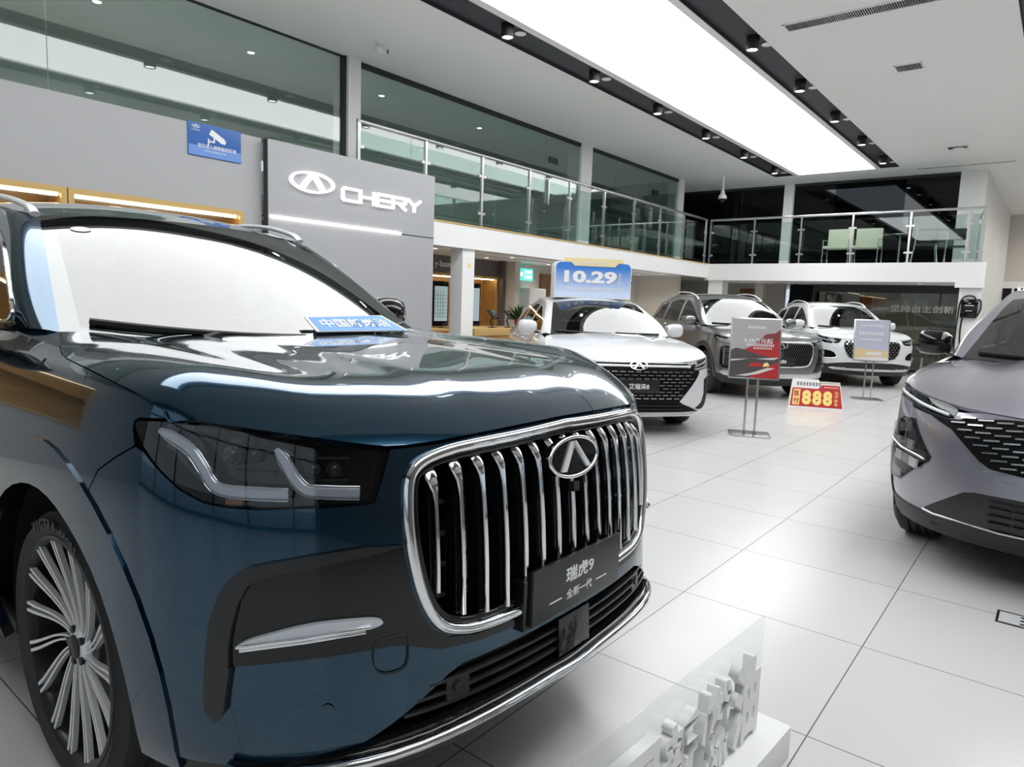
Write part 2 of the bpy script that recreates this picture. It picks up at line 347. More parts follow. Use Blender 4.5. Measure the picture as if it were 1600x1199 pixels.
def stroke_letters():
    H=.15; W_=.225; gap=.055; t=.032; x=5.615-5.925; z=2.60
    out=[]
    def seg(pts): out.append(pts)
    L={'C':[[(1,1),(.12,1),(0,.86),(0,.14),(.12,0),(1,0)]],'H':[[(0,0),(0,1)],[(1,0),(1,1)],[(0,.5),(1,.5)]],'E':[[(1,1),(0,1),(0,0),(1,0)],[(0,.5),(.92,.5)]],
       'R':[[(0,0),(0,1),(.88,1),(1,.9),(1,.6),(.88,.5),(.25,.5)],[(.5,.5),(1,0)]],'Y':[[(0,1),(.5,.48),(1,1)],[(.5,.48),(.5,0)]]}
    for ch in 'CHERY':
        b=MB()
        for st in L[ch]:
            for (a0,c0),(a1,c1) in zip(st,st[1:]):
                p=Vector((x+a0*W_,0,z+c0*H));q=Vector((x+a1*W_,0,z+c1*H)); d=(q-p).normalized(); nrm=Vector((-d.z,0,d.x))*t/2; e=d*t*.42
                v=[p-e-nrm,q+e-nrm,q+e+nrm,p-e+nrm]; b.add([(k.x,-.082,k.z) for k in v]+[(k.x,-.04,k.z) for k in v],[(0,1,2,3),(4,7,6,5),(0,4,5,1),(1,5,6,2),(2,6,7,3),(3,7,4,0)])
        b.build('letter',M['glowwhite'],sb_); x+=W_+gap
stroke_letters()
# blue camera notice
cs=thing('camera_notice','blue printed notice with a white surveillance camera picture on the grey wall','notice',(4.005,YF+.018,2.83))
MB().box(-.302,.302,-.012,0,0,.345).build('plate',M['blue'],cs,bevel=.003); MB().box(-.298,.298,-.0135,-.011,.006,.11).build('lower_band',M['blue2'],cs)
b=MB(); Rm=Matrix.Translation((.02,-.014,.235))@Matrix.Rotation(math.radians(28),4,'Y'); b.box(-.085,.085,0,.004,-.032,.032,Rm); b.box(.085,.11,0,.004,-.02,.02,Rm)
b.box(-.085,-.07,-.0145,-.011,.13,.2); b.box(-.07,-.02,-.0145,-.011,.165,.18); b.box(-.02,-.005,-.0145,-.011,.165,.215); b.build('camera_picture',M['whitel'],cs)
text('lettering','您已进入视频监控区域',M['whitel'],cs,(.02,-.0135,.115),(1,0,0),(0,0,1),height=.042,width=.44,depth=.001,bold=.012)
text('small_lettering','VIDEO SURVEILLANCE',M['whitel'],cs,(.0,-.0135,.066),(1,0,0),(0,0,1),height=.016,width=.25,depth=.001)
emblem('emblem',cs,(-.215,-.0125,.305),(1,0,0),(0,0,1),.09,.034,M['whitel'],.001); text('maker_name','CHERY',M['whitel'],cs,(-.215,-.0125,.268),(1,0,0),(0,0,1),height=.014,width=.10,depth=.001)
# upper storey: columns, glass fronts, rooms behind
B('column',(6.44,6.66,YG-.1,YG+.25,ZM1,ZC),m='white'); B('column',(12.57,12.99,YG-.06,YG+.3,ZM1,ZC),m='white'); B('column',(17.3,17.62,YG-.06,YG+.26,ZM1,ZC),m='ceil')
B('column',(XG-.12,XG+.2,5.98,6.22,ZM1,ZC),m='ceil')
def glaze(n,x0,x1,y0,y1,seams,m,th=.07):
    """frameless glass front along X (y0==y1 line) or along Y"""
    al=x1-x0>y1-y0; f=MB()
    if al: f.box(x0,x1,y0-.03,y0+.03,ZC-th,ZC); f.box(x0,x1,y0-.03,y0+.03,ZM1,ZM1+.05)
    else: f.box(x0-.03,x0+.03,y0,y1,ZC-.07,ZC); f.box(x0-.03,x0+.03,y0,y1,ZM1,ZM1+.05)
    r=f.build('window_%d'%n,M['darkgap']); struct(r); e=[(x0 if al else y0)]+seams+[(x1 if al else y1)]
    for a,b_ in zip(e,e[1:]):
        b=MB()
        if al: b.box(a+.004,b_-.004,y0-.006,y0+.006,ZM1+.05,ZC-th)
        else: b.box(x0-.006,x0+.006,a+.004,b_-.004,ZM1+.05,ZC-.07)
        b.build('glass_pane',M[m],r)
    return r
glaze(4,-6,6.44,YG,YG,[-3.2,-.4,2.72],'mezzglass',.012); glaze(5,6.66,12.57,YG,YG,[7.75,9.45,11.35],'mezzglass'); glaze(6,12.99,17.3,YG,YG,[14.1,15.7],'mezzglass')
glaze(7,XG,XG,6.22,12,[7.4,9.2],'darkglass'); glaze(8,XG,XG,2.22,5.98,[4.95,3.35],'darkglass')
struct(MB().box(6.40,6.44,YG-.05,YG+.05,ZM1,ZC).build('window_frame_trim',M['darkgap']))
for i,x in enumerate((11.45,15.9)):
    d=MB().box(x-.02,x+.02,YG-.05,YG-.01,3.35,3.85).build('door_%d'%(i+1),M['satchrome']); struct(d); MB().box(x+.0,x+.3,YG-.03,YG-.012,4.18,4.30).build('door_closer',M['black'],d)
# rooms behind the glass
B('wall_upper_partition',(-6,17.5,10.6,10.7,ZM1,ZC),(17.55,17.62,YG+.26,12,ZM1,ZC),m='roomgrey')
B('wall_upper_far',(23,23.1,2.2,12,ZM1,ZC),m='darkwall')
B('wall_upper_block',(XG-.1,23,1.78,2.22,ZM1,ZC),m='ceil')
B('wall_hall_side',(XG-.1,28,1.70,1.78,ZM0-.12,ZC),m='white'); B('wall_hall_side_lower',(20.4,28,1.70,1.78,0,ZM0-.12),m='white')
# railings
def railing(lab,pts,posts,rz):
    """pts: x0,x1 along local x"""
    t=thing('glass_railing',lab,'railing',pts,rz); return t
def make_railing(t,xs,h=1.12,clips=True):
    x0,x1=xs[0],xs[-1]
    MB().tube([(x0-.02,0,h),(x1+.02,0,h)],.028,12).build('handrail',M['satchrome'],t)
    for x in xs:
        b=MB(); b.box(x-.021,x+.021,-.021,.021,0,h-.02); b.box(x-.05,x+.05,-.045,.045,0,.012); b.build('post',M['satchrome'],t)
    for a,c in zip(xs,xs[1:]):
        p=MB().box(a+.045,c-.045,-.006,.006,.07,h-.12).build('glass_pane',M['railglass'],t)
        b=MB()
        for z in (.22,.80):
            for x,s_ in ((a,1),(c,-1)): b.box(min(x+s_*.02,x+s_*.085),max(x+s_*.02,x+s_*.085),-.018,.018,z-.02,z+.02)
        b.build('glass_clip',M['satchrome'],t)
xs=[.02]+[1.245*k for k in range(1,9)]+[11.30]
r1=thing('glass_railing','steel and glass railing along the long side of the gallery','railing',(5.96,YF+.03,ZM1)); make_railing(r1,xs)
r2=thing('glass_railing','steel and glass railing of the gallery end facing the entrance','railing',(XF+.05,YF-.02,ZM1),-math.pi/2); make_railing(r2,[0,1.14,2.27,3.41,4.58,5.66,5.93])
r3=thing('glass_railing','short steel and glass return railing at the open gallery corner','railing',(XF+.11,1.50,ZM1),math.radians(8)); make_railing(r3,[0.10,1.62])
# ground floor under the gallery
B('column',(8.04,8.32,YF+.02,YF+.28,0,ZM0),m='white'); B('column',(17.55,17.95,7.06,7.44,0,ZM0-.06),m='white'); B('column',(19.2,19.5,6.55,6.78,0,ZM0-.06),m='beige')
B('column',(17.52,18.0,1.42,1.82,0,ZM0-.06),m='white')
B('wall_rear_dark',(7.2,8.98,9.6,9.75,0,ZM0+.1),(11.45,11.55,9.45,9.75,0,ZM0+.1),(8.98,11.45,9.6,9.75,1.90,ZM0+.1),(8.98,11.45,9.6,9.75,0,.84),m='darkwall')
B('wall_rear',(11.55,XF+.2,9.6,9.75,0,ZM0+.1),(-6,7.2,9.6,9.75,0,ZM0+.1),m='beige')
B('wall_rear_stub',(11.55,11.72,9.2,9.6,0,ZM0+.1),(XF+.2,XF+.3,8.3,9.75,0,ZM0+.1),m='beige')
B('wall_corridor',(20.6,20.7,6.4,12,0,ZM0+.1),(20.6,20.7,5.3,5.5,0,ZM0+.1),m='beige'); B('door_3',(20.55,20.6,7.0,7.7,0,2.02),m='brown')
B('wall_stairwell',(23,23.1,2,7,0,ZM0+.2),(20.6,23,5.45,5.5,0,ZM0+.1),m='darkgap')

# S-BEGIN
def cr_dense(pts, n=40):
    """Catmull-Rom (centripetal-ish uniform) through pts -> dense polyline"""
    p=np.asarray(pts,float); m=len(p)
    e=np.vstack([2*p[0]-p[1],p,2*p[-1]-p[-2]]); out=[]
    for i in range(m-1):
        a,b,c,d=e[i],e[i+1],e[i+2],e[i+3]
        t=np.linspace(0,1,n,endpoint=False)[:,None]
        out.append(.5*((2*b)+(-a+c)*t+(2*a-5*b+4*c-d)*t**2+(-a+3*b-3*c+d)*t**3))
    out.append(p[-1:]); return np.vstack(out)
class Tab:
    def __init__(s,pts):
        d=cr_dense(pts,20); s.x=np.maximum.accumulate(d[:,0]); s.y=d[:,1]
    def __call__(s,x): return np.interp(x,s.x,s.y)
def sstep(a,b,x):
    t=np.clip((np.asarray(x,float)-a)/(b-a),0,1); return t*t*(3-2*t)
class Body:
    """skin of a car body: plan outline (half, right side given with y>0) x height"""
    def __init__(s,plan,of,os_,orr,flares=()):
        d=cr_dense(plan,60); 
        L=np.concatenate([[0],np.cumsum(np.hypot(*np.diff(d,axis=0).T))])
        s.L=L[-1]; s.l=np.linspace(0,s.L,1200); s.px=np.interp(s.l,L,d[:,0]); s.py=np.interp(s.l,L,d[:,1])
        k=np.ones(15)/15
        def sm(a,odd):
            b=np.concatenate([(2*a[0]-a[15:0:-1]) if odd else a[15:0:-1],a,(2*a[-1]-a[-2:-17:-1])]); return np.convolve(b,k,'same')[15:-15]
        s.px=sm(s.px,False); s.py=sm(s.py,True)
        tx=np.gradient(s.px,s.l); ty=np.gradient(s.py,s.l); q=np.hypot(tx,ty); s.nx=ty/q; s.ny=-tx/q
        s.nx,s.ny=np.abs(s.nx)*np.sign(s.px+1e-9)*1.0,s.ny
        s.nx=ty/q; s.ny=-tx/q
        s.of,s.os,s.orr=Tab(of),Tab(os_),Tab(orr); s.fl=flares
        nrm=np.abs(s.nx)
        s.wf=np.where(s.px>-.5,sstep(0.15,.95,nrm),0); s.wr=np.where(s.px<-.5,sstep(.15,.95,nrm),0)
    def P(s,S,Z):
        S=np.asarray(S,float);Z=np.asarray(Z,float); a=np.abs(S); sg=np.where(S<0,1.,-1.)
        I=lambda t: np.interp(a,s.l,t)
        wf,wr=I(s.wf),I(s.wr)
        o=s.of(Z)*wf+s.orr(Z)*wr+s.os(Z)*(1-wf-wr)
        x=I(s.px); y=I(s.py); nx=I(s.nx); ny=I(s.ny)
        for (ax,az,r0,r1,h) in s.fl:
            d=np.hypot(x-ax,Z-az); o=o+h*sstep(r1,r0,d)*(1-wf)*(1-wr)
        return np.stack([x+nx*o,(y+ny*o)*sg,Z],-1)
    def s_at_x(s,x):   # side position
        m=s.l[(s.py>.55*s.py.max())]; p=s.px[(s.py>.55*s.py.max())]
        return np.interp(-np.asarray(x,float),-p,m)
    def s_at_y(s,y):   # front position for |y|
        i=int(np.argmax(s.py>.98*s.py.max()))
        return np.sign(-y)*np.interp(abs(y),s.py[:i],s.l[:i])
# S-END

# ------------------------------------------------------------------ panels of curved sheet
def inset(poly,d):
    n=len(poly); a=sum(poly[i][0]*poly[(i+1)%n][1]-poly[(i+1)%n][0]*poly[i][1] for i in range(n)); sg=1 if a>0 else -1; out=[]
    for i in range(n):
        p0,p1,p2=(np.array(poly[i-1]),np.array(poly[i]),np.array(poly[(i+1)%n])); e1=p1-p0;e2=p2-p1
        l1=np.hypot(*e1)+1e-9;l2=np.hypot(*e2)+1e-9; n1=np.array([-e1[1],e1[0]])/l1*sg;n2=np.array([-e2[1],e2[0]])/l2*sg
        m=n1+n2; k=np.hypot(*m)
        if k<.3: m=n1;k=1
        m=m/k; c=max(.5,float(m@n1)); out.append(tuple(p1+m*d/c))
    return out
def dedupe(poly,eps=1e-4):
    o=[]
    for p in poly:
        if not o or np.hypot(p[0]-o[-1][0],p[1]-o[-1][1])>eps: o.append(tuple(map(float,p)))
    if np.hypot(o[0][0]-o[-1][0],o[0][1]-o[-1][1])<eps: o.pop()
    return o
def cr(poly,n=5,closed=False):
    """round a polyline with Catmull-Rom"""
    p=[np.array(q,float) for q in poly]; m=len(p); out=[]
    for i in range(m if closed else m-1):
        a,b,c,d=(p[i-1] if (closed or i>0) else 2*p[0]-p[1]),p[i],p[(i+1)%m],(p[(i+2)%m] if (closed or i+2<m) else 2*p[-1]-p[-2])
        for k in range(n):
            t=k/n; out.append(tuple(.5*((2*b)+(-a+c)*t+(2*a-5*b+4*c-d)*t*t+(-a+3*b-3*c+d)*t**3)))
    if not closed: out.append(tuple(p[-1]))
    return out
def fill2d(outer,holes,du,dv):
    bm=bmesh.new(); edges=[]
    for loop in [outer]+list(holes):
        vs=[bm.verts.new((p[0],p[1],0)) for p in loop]
        edges+=[bm.edges.new((vs[i],vs[(i+1)%len(vs)])) for i in range(len(vs))]
    bmesh.ops.triangle_fill(bm,use_beauty=True,use_dissolve=False,edges=edges,normal=(0,0,1))
    if holes:   # scanfill keeps holes open when loops are nested
        pass
    A=np.array([v.co[:2] for v in bm.verts]); lo=A.min(0);hi=A.max(0)
    for ax,d in ((0,du),(1,dv)):
        n=int(max(1,round((hi[ax]-lo[ax])/d)))
        for k in range(1,n):
            c=[0,0,0];c[ax]=lo[ax]+(hi[ax]-lo[ax])*k/n+1e-5; nn=[0,0,0];nn[ax]=1
            bmesh.ops.bisect_plane(bm,geom=bm.verts[:]+bm.edges[:]+bm.faces[:],dist=1e-6,plane_co=c,plane_no=nn)
    bmesh.ops.remove_doubles(bm,verts=bm.verts,dist=2e-5)
    bm.verts.index_update()
    V=np.array([v.co[:2] for v in bm.verts]); F=[]
    for f in bm.faces:
        q=[v.index for v in f.verts]; a=sum(V[q[i]][0]*V[q[(i+1)%len(q)]][1]-V[q[(i+1)%len(q)]][0]*V[q[i]][1] for i in range(len(q)))
        if abs(a)<1e-10: continue
        F.append(q if a>0 else q[::-1])
    bm.free(); return V,F
def sheet_mesh(name,P,N,F,thick,mats,parent,label=None,rim=True):
    """P,N arrays; faces F wound arbitrarily consistent; adds a rim going inwards; smooth analytic normals"""
    P=np.asarray(P,float);N=np.asarray(N,float)
    s=0.
    for q in F[:: max(1,len(F)//40)]:
        a,b,c=P[q[0]],P[q[1]],P[q[2]]; s+=float(np.dot(np.cross(b-a,c-a),N[q[0]]))
    if s<0: F=[q[::-1] for q in F]
    n=len(P); verts=[tuple(p) for p in P]; faces=[tuple(q) for q in F]; fn=[None]*len(faces)
    if rim and thick:
        cnt={}
        for q in F:
            for i in range(len(q)):
                e=(q[i],q[(i+1)%len(q)]); cnt[e]=cnt.get(e,0)+1
        bd=[e for e in cnt if (e[1],e[0]) not in cnt]
        idx={}
        def low(i,k):
            if (i,k) not in idx:
                idx[(i,k)]=len(verts); verts.append(tuple(P[i]-N[i]*(thick if k else 0)))
            return idx[(i,k)]
        for a,b in bd: faces.append((low(b,0),low(a,0),low(a,1),low(b,1)))
    me=bpy.data.meshes.new(name); me.from_pydata(verts,[],faces); me.shade_smooth()
    me.update()
    ln=np.zeros((len(me.loops),3)); k=0
    for i,pf in enumerate(me.polygons):
        m=pf.loop_total
        if i<len(F): ln[k:k+m]=N[[v for v in pf.vertices]]
        else: ln[k:k+m]=np.array(pf.normal)
        k+=m
    me.normals_split_custom_set([tuple(x) for x in ln])
    return put(name,me,mats,parent,label)
def num_normals(fm,U,V,flip=1):
    e=2e-3; a=fm(U+e,V)-fm(U-e,V); b=fm(U,V+e)-fm(U,V-e); n=np.cross(b,a)*flip
    return n/(np.linalg.norm(n,axis=1,keepdims=True)+1e-12)
def grid_sheet(name,P,thick,mats,parent,outward,label=None):
    """P (a,b,3) lattice of points"""
    P=np.asarray(P,float);a,b,_=P.shape
    gu=np.gradient(P,axis=0);gv=np.gradient(P,axis=1);N=np.cross(gu,gv);N/=np.linalg.norm(N,axis=2,keepdims=True)+1e-12
    c=(N*np.asarray(outward)).sum() if np.ndim(outward)==1 else (N*(P-np.asarray(outward[0]))).sum()
    if c<0: N=-N
    F=[[i*b+j,i*b+j+1,(i+1)*b+j+1,(i+1)*b+j] for i in range(a-1) for j in range(b-1)]
    return sheet_mesh(name,P.reshape(-1,3),N.reshape(-1,3),F,thick,mats,parent,label)
def resample(L,n):
    L=np.asarray(L,float); d=np.concatenate([[0],np.cumsum(np.linalg.norm(np.diff(L,axis=0),axis=1))]); t=np.linspace(0,d[-1],n)
    return np.stack([np.interp(t,d,L[:,k]) for k in range(L.shape[1])],1)
class Car:
    def __init__(s,name,label,cat,loc,yaw,cfg,group=None):
        s.t=thing(name,label,cat,loc,yaw,group); s.c=cfg; s.B=Body(cfg['plan'],cfg['of'],cfg['os'],cfg['or'],cfg.get('flares',()))
        s.zb=cfg['zbelt']
    # point and frame on the skin
    def at(s,S,Z,off=0):
        U=np.atleast_1d(np.asarray(S,float));V=np.atleast_1d(np.asarray(Z,float)); P=s.B.P(U,V)
        if np.any(off): P=P+num_normals(s.B.P,U,V)*np.asarray(off).reshape(-1,1)
        return P
    def frame(s,S,Z):
        U=np.array([S],float);V=np.array([Z],float); P=s.B.P(U,V)[0]; n=num_normals(s.B.P,U,V)[0]
        ux=s.B.P(U-1e-3,V)[0]-s.B.P(U+1e-3,V)[0]; ux/=np.linalg.norm(ux); uz=np.cross(n,ux); uz*=np.sign(uz[2]); return P,ux,uz,n
    def skin(s,name,outer,m,off=0,thick=.012,holes=(),d=.045,parent=None,label=None,both=False,gap=0):
        """a panel lying on the skin, outlined in (s,z); both: also its mirror image"""
        outer=dedupe(outer); holes=[dedupe(h) for h in holes]
        if gap: outer=inset(outer,gap)
        V,F=fill2d(outer,holes,d,d); res=[]
        for sd in ((1,-1) if both else (1,)):
            U=V[:,0]*sd;Z=V[:,1]; P=s.B.P(U,Z); N=num_normals(s.B.P,U,Z); res.append(sheet_mesh(name,P+N*off,N,[list(q) for q in F],thick,m,parent or s.t,label))
        return res if both else res[0]
    def yz(s,y,z): return (float(s.B.s_at_y(-abs(y)))*(1 if y<=0 else -1) ,z)
    def ypoly(s,L): # outline given as (distance from the centreline, z), right half
        return [(float(s.B.s_at_y(-abs(y)))*(1 if y>=0 else -1),z) for y,z in L]
    def xs(s,x): return float(s.B.s_at_x(x))
    def bars(s,name,items,m,off=0,parent=None,both=False,label=None):
        """items: (s,z,width,height,depth,tilt) little blocks sitting on the skin, one mesh"""
        b=MB(); few=len(items)*(2 if both else 1)<=10
        for sd in ((1,-1) if both else (1,)):
            for (S,Z,w_,h_,d_,tl) in items:
                if few and b.v: b.build(name,m,parent or s.t,label,ang=20); b=MB()
                P,ux,uz,n=s.frame(S*sd,Z); P=P+n*off; tl_=tl*sd
                a=ux*math.cos(tl_)+uz*math.sin(tl_); c=-ux*math.sin(tl_)+uz*math.cos(tl_)
                v=[P+a*i*w_/2+c*k*h_/2+n*j*d_ for i in (-1,1) for k in (-1,1) for j in (0,1)]
                b.add(v,[(0,1,3,2),(4,6,7,5),(0,4,5,1),(2,3,7,6),(0,2,6,4),(1,5,7,3)])
        return b.build(name,m,parent or s.t,label,ang=20)
    def line(s,name,pts,r,m,off=0,parent=None,closed=False,flat=1.0,n=10,both=False,label=None,rr=None):
        out=[]
        for sd in ((1,-1) if both else (1,)):
            p=s.at([q[0]*sd for q in pts],[q[1] for q in pts],off); out.append(MB().tube(p,rr or r,n,closed,flat).build(name,m,parent or s.t,label,ang=60))
        return out
    # side of the passenger cell: y over (x,z)
    def cab(s,x,z):
        c=s.c; x=np.asarray(x,float); z=np.asarray(z,float)
        yb=np.interp(x,c['cab_x'],c['cab_yb']); t=np.clip((z-s.zb)/(c['zroof']-s.zb),-.2,1.2)
        return yb-c['tumble']*np.sign(t)*np.abs(t)**1.3
    def cabP(s,x,z,sd): return np.stack([x,-sd*s.cab(x,z),z],-1)
    def cabpanel(s,name,outer,m,off=0,thick=.012,holes=(),d=.06,parent=None,label=None):
        V,F=fill2d(dedupe(outer),[dedupe(h) for h in holes],d,d); res=[]
        for sd in (1,-1):
            fm=lambda U,Z: s.cabP(U,Z,sd); N=num_normals(fm,V[:,0],V[:,1],1); 
            if (N[:,1]*-sd).mean()<0: N=-N
            res.append(sheet_mesh(name,fm(V[:,0],V[:,1])+N*off,N,[list(q) for q in F],thick,m,parent or s.t,label))
        return res
    def bow(s,name,edge,centre,m,thick=.012,nt=25,p=2.2,nv=None,off=0,outward=(0,0,1),parent=None,t0=-1,t1=1,label=None):
        """sheet across the car between its edge curve (x,y,z) and centre curve (x,z)"""
        nv=nv or len(edge); e=resample(edge,nv); c=resample(centre,nv); T=np.linspace(t0,t1,nt); P=np.zeros((nv,nt,3))
        for j,t in enumerate(T):
            k=abs(t)**p; P[:,j,0]=c[:,0]+(e[:,0]-c[:,0])*k; P[:,j,1]=e[:,1]*t; P[:,j,2]=c[:,1]+(e[:,2]-c[:,1])*k
        if off:
            gu=np.gradient(P,axis=0);gv=np.gradient(P,axis=1);N=np.cross(gu,gv);N/=np.linalg.norm(N,axis=2,keepdims=True); N*=np.sign((N*np.asarray(outward)).sum()); P=P+N*off
        return grid_sheet(name,P,thick,m,parent or s.t,np.asarray(outward,float),label)
    # ---------------------------------------------------------------- standard pieces
    def hood(s,m,nr=46,nt=30):
        c=s.c; side=[np.array(p) for p in c['hood_side']]       # from the cowl corner to the front corner, (x,y,z) right side y>0
        front=c['hood_front']                                   # centre to corner, (s,z)
        Fp=s.at([q[0] for q in front],[q[1] for q in front]); Fp[:,1]=-Fp[:,1]; Fp=resample(Fp,nt)
        Sd=resample(cr(side,6),nr); Sd[-1]=Fp[-1]
        cx,cz=c['hood_cowl']; Cw=np.stack([np.linspace(0,1,nt)]*3,1); 
        t=np.linspace(0,1,nt); Cw=np.stack([cx+(Sd[0,0]-cx)*t**2.2,Sd[0,1]*t,0*t],1)
        r=1-(1-np.linspace(0,1,nr))**1.5
        Sd=np.stack([np.interp(r,np.linspace(0,1,nr),Sd[:,k]) for k in range(3)],1)
        tt=1-(1-t)**1.3; Fp=np.stack([np.interp(tt,t,Fp[:,k]) for k in range(3)],1); Cw=np.stack([np.interp(tt,t,Cw[:,k]) for k in range(3)],1)
        R,T=np.meshgrid(r,tt,indexing='ij'); XY=np.zeros((nr,nt,2))
        for k in range(2):
            ct=Cw[0,k]+(Fp[0,k]-Cw[0,k])*R
            XY[:,:,k]=(1-R)*Cw[None,:,k]+R*Fp[None,:,k]+(1-T)*(Cw[0,k]+(Fp[0,k]-Cw[0,k])*R)+T*Sd[:,None,k]-((1-R)*(1-T)*Cw[0,k]+(1-R)*T*Sd[0,k]+R*(1-T)*Fp[0,k]+R*T*Fp[-1,k])
        X,Y=XY[:,:,0],XY[:,:,1]; zc=Tab(c['hood_z'])
        base=lambda x,y: np.interp(x,zc.x,zc.y)-c['hood_crown']*(np.abs(y)/.8)**2+c.get('hood_rib',0)*(1-sstep(c['rib_y'][0],c['rib_y'][1],np.abs(y)-c.get('rib_k',0)*(x+.3)))-c.get('hood_dish',0)*np.exp(-((np.abs(y)-c.get('dish_y',.6))/.09)**2)*sstep(c.get('dish_x',(1.0,.3))[0],c.get('dish_x',(1.0,.3))[1],x)
        Z=base(X,Y); dF=base(Fp[:,0],Fp[:,1])-Fp[:,2]; dS=base(Sd[:,0],Sd[:,1])-Sd[:,2]
        Lr=np.hypot(Fp[:,0]-Cw[:,0],Fp[:,1]-Cw[:,1]); wf,ws=c['hood_w']
        bf=np.clip(1-(1-R)*Lr[None,:]/wf,0,1)**2.4*dF[None,:]; bs=np.clip(1-(1-T)*Sd[:,None,1]/ws,0,1)**2.4*dS[:,None]
        Z=Z-(np.maximum(bf,0)**4+np.maximum(bs,0)**4)**.25
        P=np.stack([X,-Y,Z],-1); Pm=P[:,:0:-1].copy(); Pm[:,:,1]*=-1
        P=np.concatenate([Pm,P],1); s.hoodP=P
        # lap the edge slightly inwards for the shut line
        return grid_sheet('hood',P,.02,m,s.t,np.array((.2,0,1.)))
    def cell(s,mb,win=True):
        """roof, pillars, side windows, screens"""
        c=s.c; W0,W1=np.array(c['ws_low']),np.array(c['ws_top'])  # edge points (x,y,z), y>0
        C0,C1=c['ws_low_c'],c['ws_top_c']                         # centre (x,z)
        n=16; v=np.linspace(0,1,n)[:,None]; bulge=6.75*v[:,0]**2*(1-v[:,0])*c.get('ws_bulge',.03)
        We=W0+(W1-W0)*v; We[:,2]+=bulge; Wc=np.array(C0)+(np.array(C1)-np.array(C0))*v; Wc[:,1]+=bulge
        s.We,s.Wc=We,Wc
        gl=s.bow('windscreen',We,Wc,M['wsglass'],.006,27,2.2,n,outward=(1,0,1)); s.ws=gl
        i=int(n*.86); s.bow('glass_border',We[i:],Wc[i:],M['frit'],.002,27,2.2,5,off=-.008,outward=(1,0,1),parent=gl); s.bow('glass_border',We[:2],Wc[:2],M['frit'],.002,27,2.2,4,off=-.008,outward=(1,0,1),parent=gl)
        for a,b_ in ((-1,-.93),(.93,1)): s.bow('glass_border',We[1:i],Wc[1:i],M['frit'],.002,4,2.2,n,off=-.008,outward=(1,0,1),parent=gl,t0=a,t1=b_)
        # roof
        rf=np.array([(x,np.interp(x,c['roof_x'],c['roof_y']),z) for x,z in c['roof_edge']]); rf[0]=W1
        rc=np.array([(x,z) for x,z in c['roof_c']]); rc[0]=C1; rfe=cr(rf,6); rce=cr(rc,6)
        s.bow('roof',rfe,rce,mb if not c.get('roof_mat') else c['roof_mat'],.02,27,2.2,30,outward=(0,0,1))
        # side frame strip: screen edge + roof edge against the cell side outline
        inner=[tuple(p) for p in We]+[tuple(p) for p in rfe[1:]]
        top=c['cab_top']                                          # (x,z) from A-pillar foot to the rear roof end
        tp=cr(top,8); outer=[(x,float(s.cab(x,z)),z) for x,z in tp]
        k=60; I=resample(inner,k);O=resample(outer,k)
        # match by station along x
        P=np.zeros((k,5,3))
        for j,t in enumerate((0,.25,.5,.75,1)):
            P[:,j]=I+(O-I)*t; P[:,j,2]+=math.sin(math.pi*t)*.012; P[:,j,1]+=math.sin(math.pi*t)*.014
        for sd in (-1,1):
            Q=P.copy(); Q[:,:,1]*=sd; grid_sheet('roof_side_frame',Q,.012,mb,s.t,(np.array((-1.2,0,.6)),) )
        base=[(x,z) for x,z in c['cab_base']]                     # from rear to A-pillar foot
        outline=[tuple(p) for p in tp]+base
        wins=[cr(w_,5,True) if c.get('round_win',True) else w_ for w_ in c['windows']]
        s.cabpanel('door_frame_panel',outline,c.get('cell_mat',mb),0,.02,wins)
        for w_ in wins:
            s.cabpanel('side_window',inset(w_,.004),M['sideglass'],-.004,.005)
        if c.get('win_trim'):
            for w_ in wins:
                for sd in (1,-1):
                    p=[tuple(s.cabP(np.array([x]),np.array([z]),sd)[0]+np.array((0,-sd*.002,0))) for x,z in w_]
                    MB().tube(p,.007,6,True).build('window_trim',c['win_trim'],s.t,ang=60)
        # rear screen and tail
        R0,R1=rfe[-1],np.array(c['rear_low']); v=np.linspace(0,1,8)[:,None]; Re=np.array(R0)+(R1-np.array(R0))*v; Rc=np.array(rce[-1])+(np.array(c['rear_low_c'])-np.array(rce[-1]))*v
        s.bow('rear_screen',Re,Rc,M['sideglass'],.006,15,2.2,8,outward=(-1,0,.5))
        for sd in (-1,1):
            a=Re.copy(); bq=np.array([(x,float(s.cab(x,z)),z) for x,z in resample([tp[-1],c['cab_base'][0]],8)]); Q=np.stack([a,(a+bq)/2+np.array((-.01,.01,0)),bq],1); Q[:,:,1]*=sd; grid_sheet('rear_pillar',Q,.012,mb,s.t,(np.array((-1.5,0,.8)),))
    def rear(s,mb):
        c=s.c; L=s.B.L; a=s.xs(c['rear_seam']); zt=c['zbelt']
        s.skin('tailgate',[(a,.45),(a,zt),(2*L-a,zt),(2*L-a,.45)],mb,0,.012,d=.08) if False else None
        for sd in (1,-1):
            P=[(a,c['zsill']+.05),(a,zt-.0),(L,zt),(L,c['zsill']+.05)]
            V,F=fill2d(P,[],.09,.09); U=V[:,0]*sd; Pp=s.B.P(U,V[:,1]); N=num_normals(s.B.P,U,V[:,1]); sheet_mesh('rear_panel',Pp,N,F,.012,mb,s.t)
        R0,R1=np.array(c['rear_low']),c['rear_low_c']
        # deck between rear screen foot and the panel top
        n=13; P=np.zeros((3,n,3))
        for j,t in enumerate(np.linspace(-1,1,n)):
            k=abs(t)**2.2; P[0,j]=(R1[0]+(R0[0]-R1[0])*k,R0[1]*t,R1[1]+(R0[2]-R1[1])*k)
            q=s.at(L-(L-a)*abs(t)*.999,zt)[0]; P[2,j]=(q[0],-abs(q[1])*(-1 if t>0 else 1),q[2]); P[1,j]=(P[0,j]+P[2,j])/2+np.array((0,0,.01))
        grid_sheet('rear_deck',P,.012,mb,s.t,np.array((-.3,0,1.)))
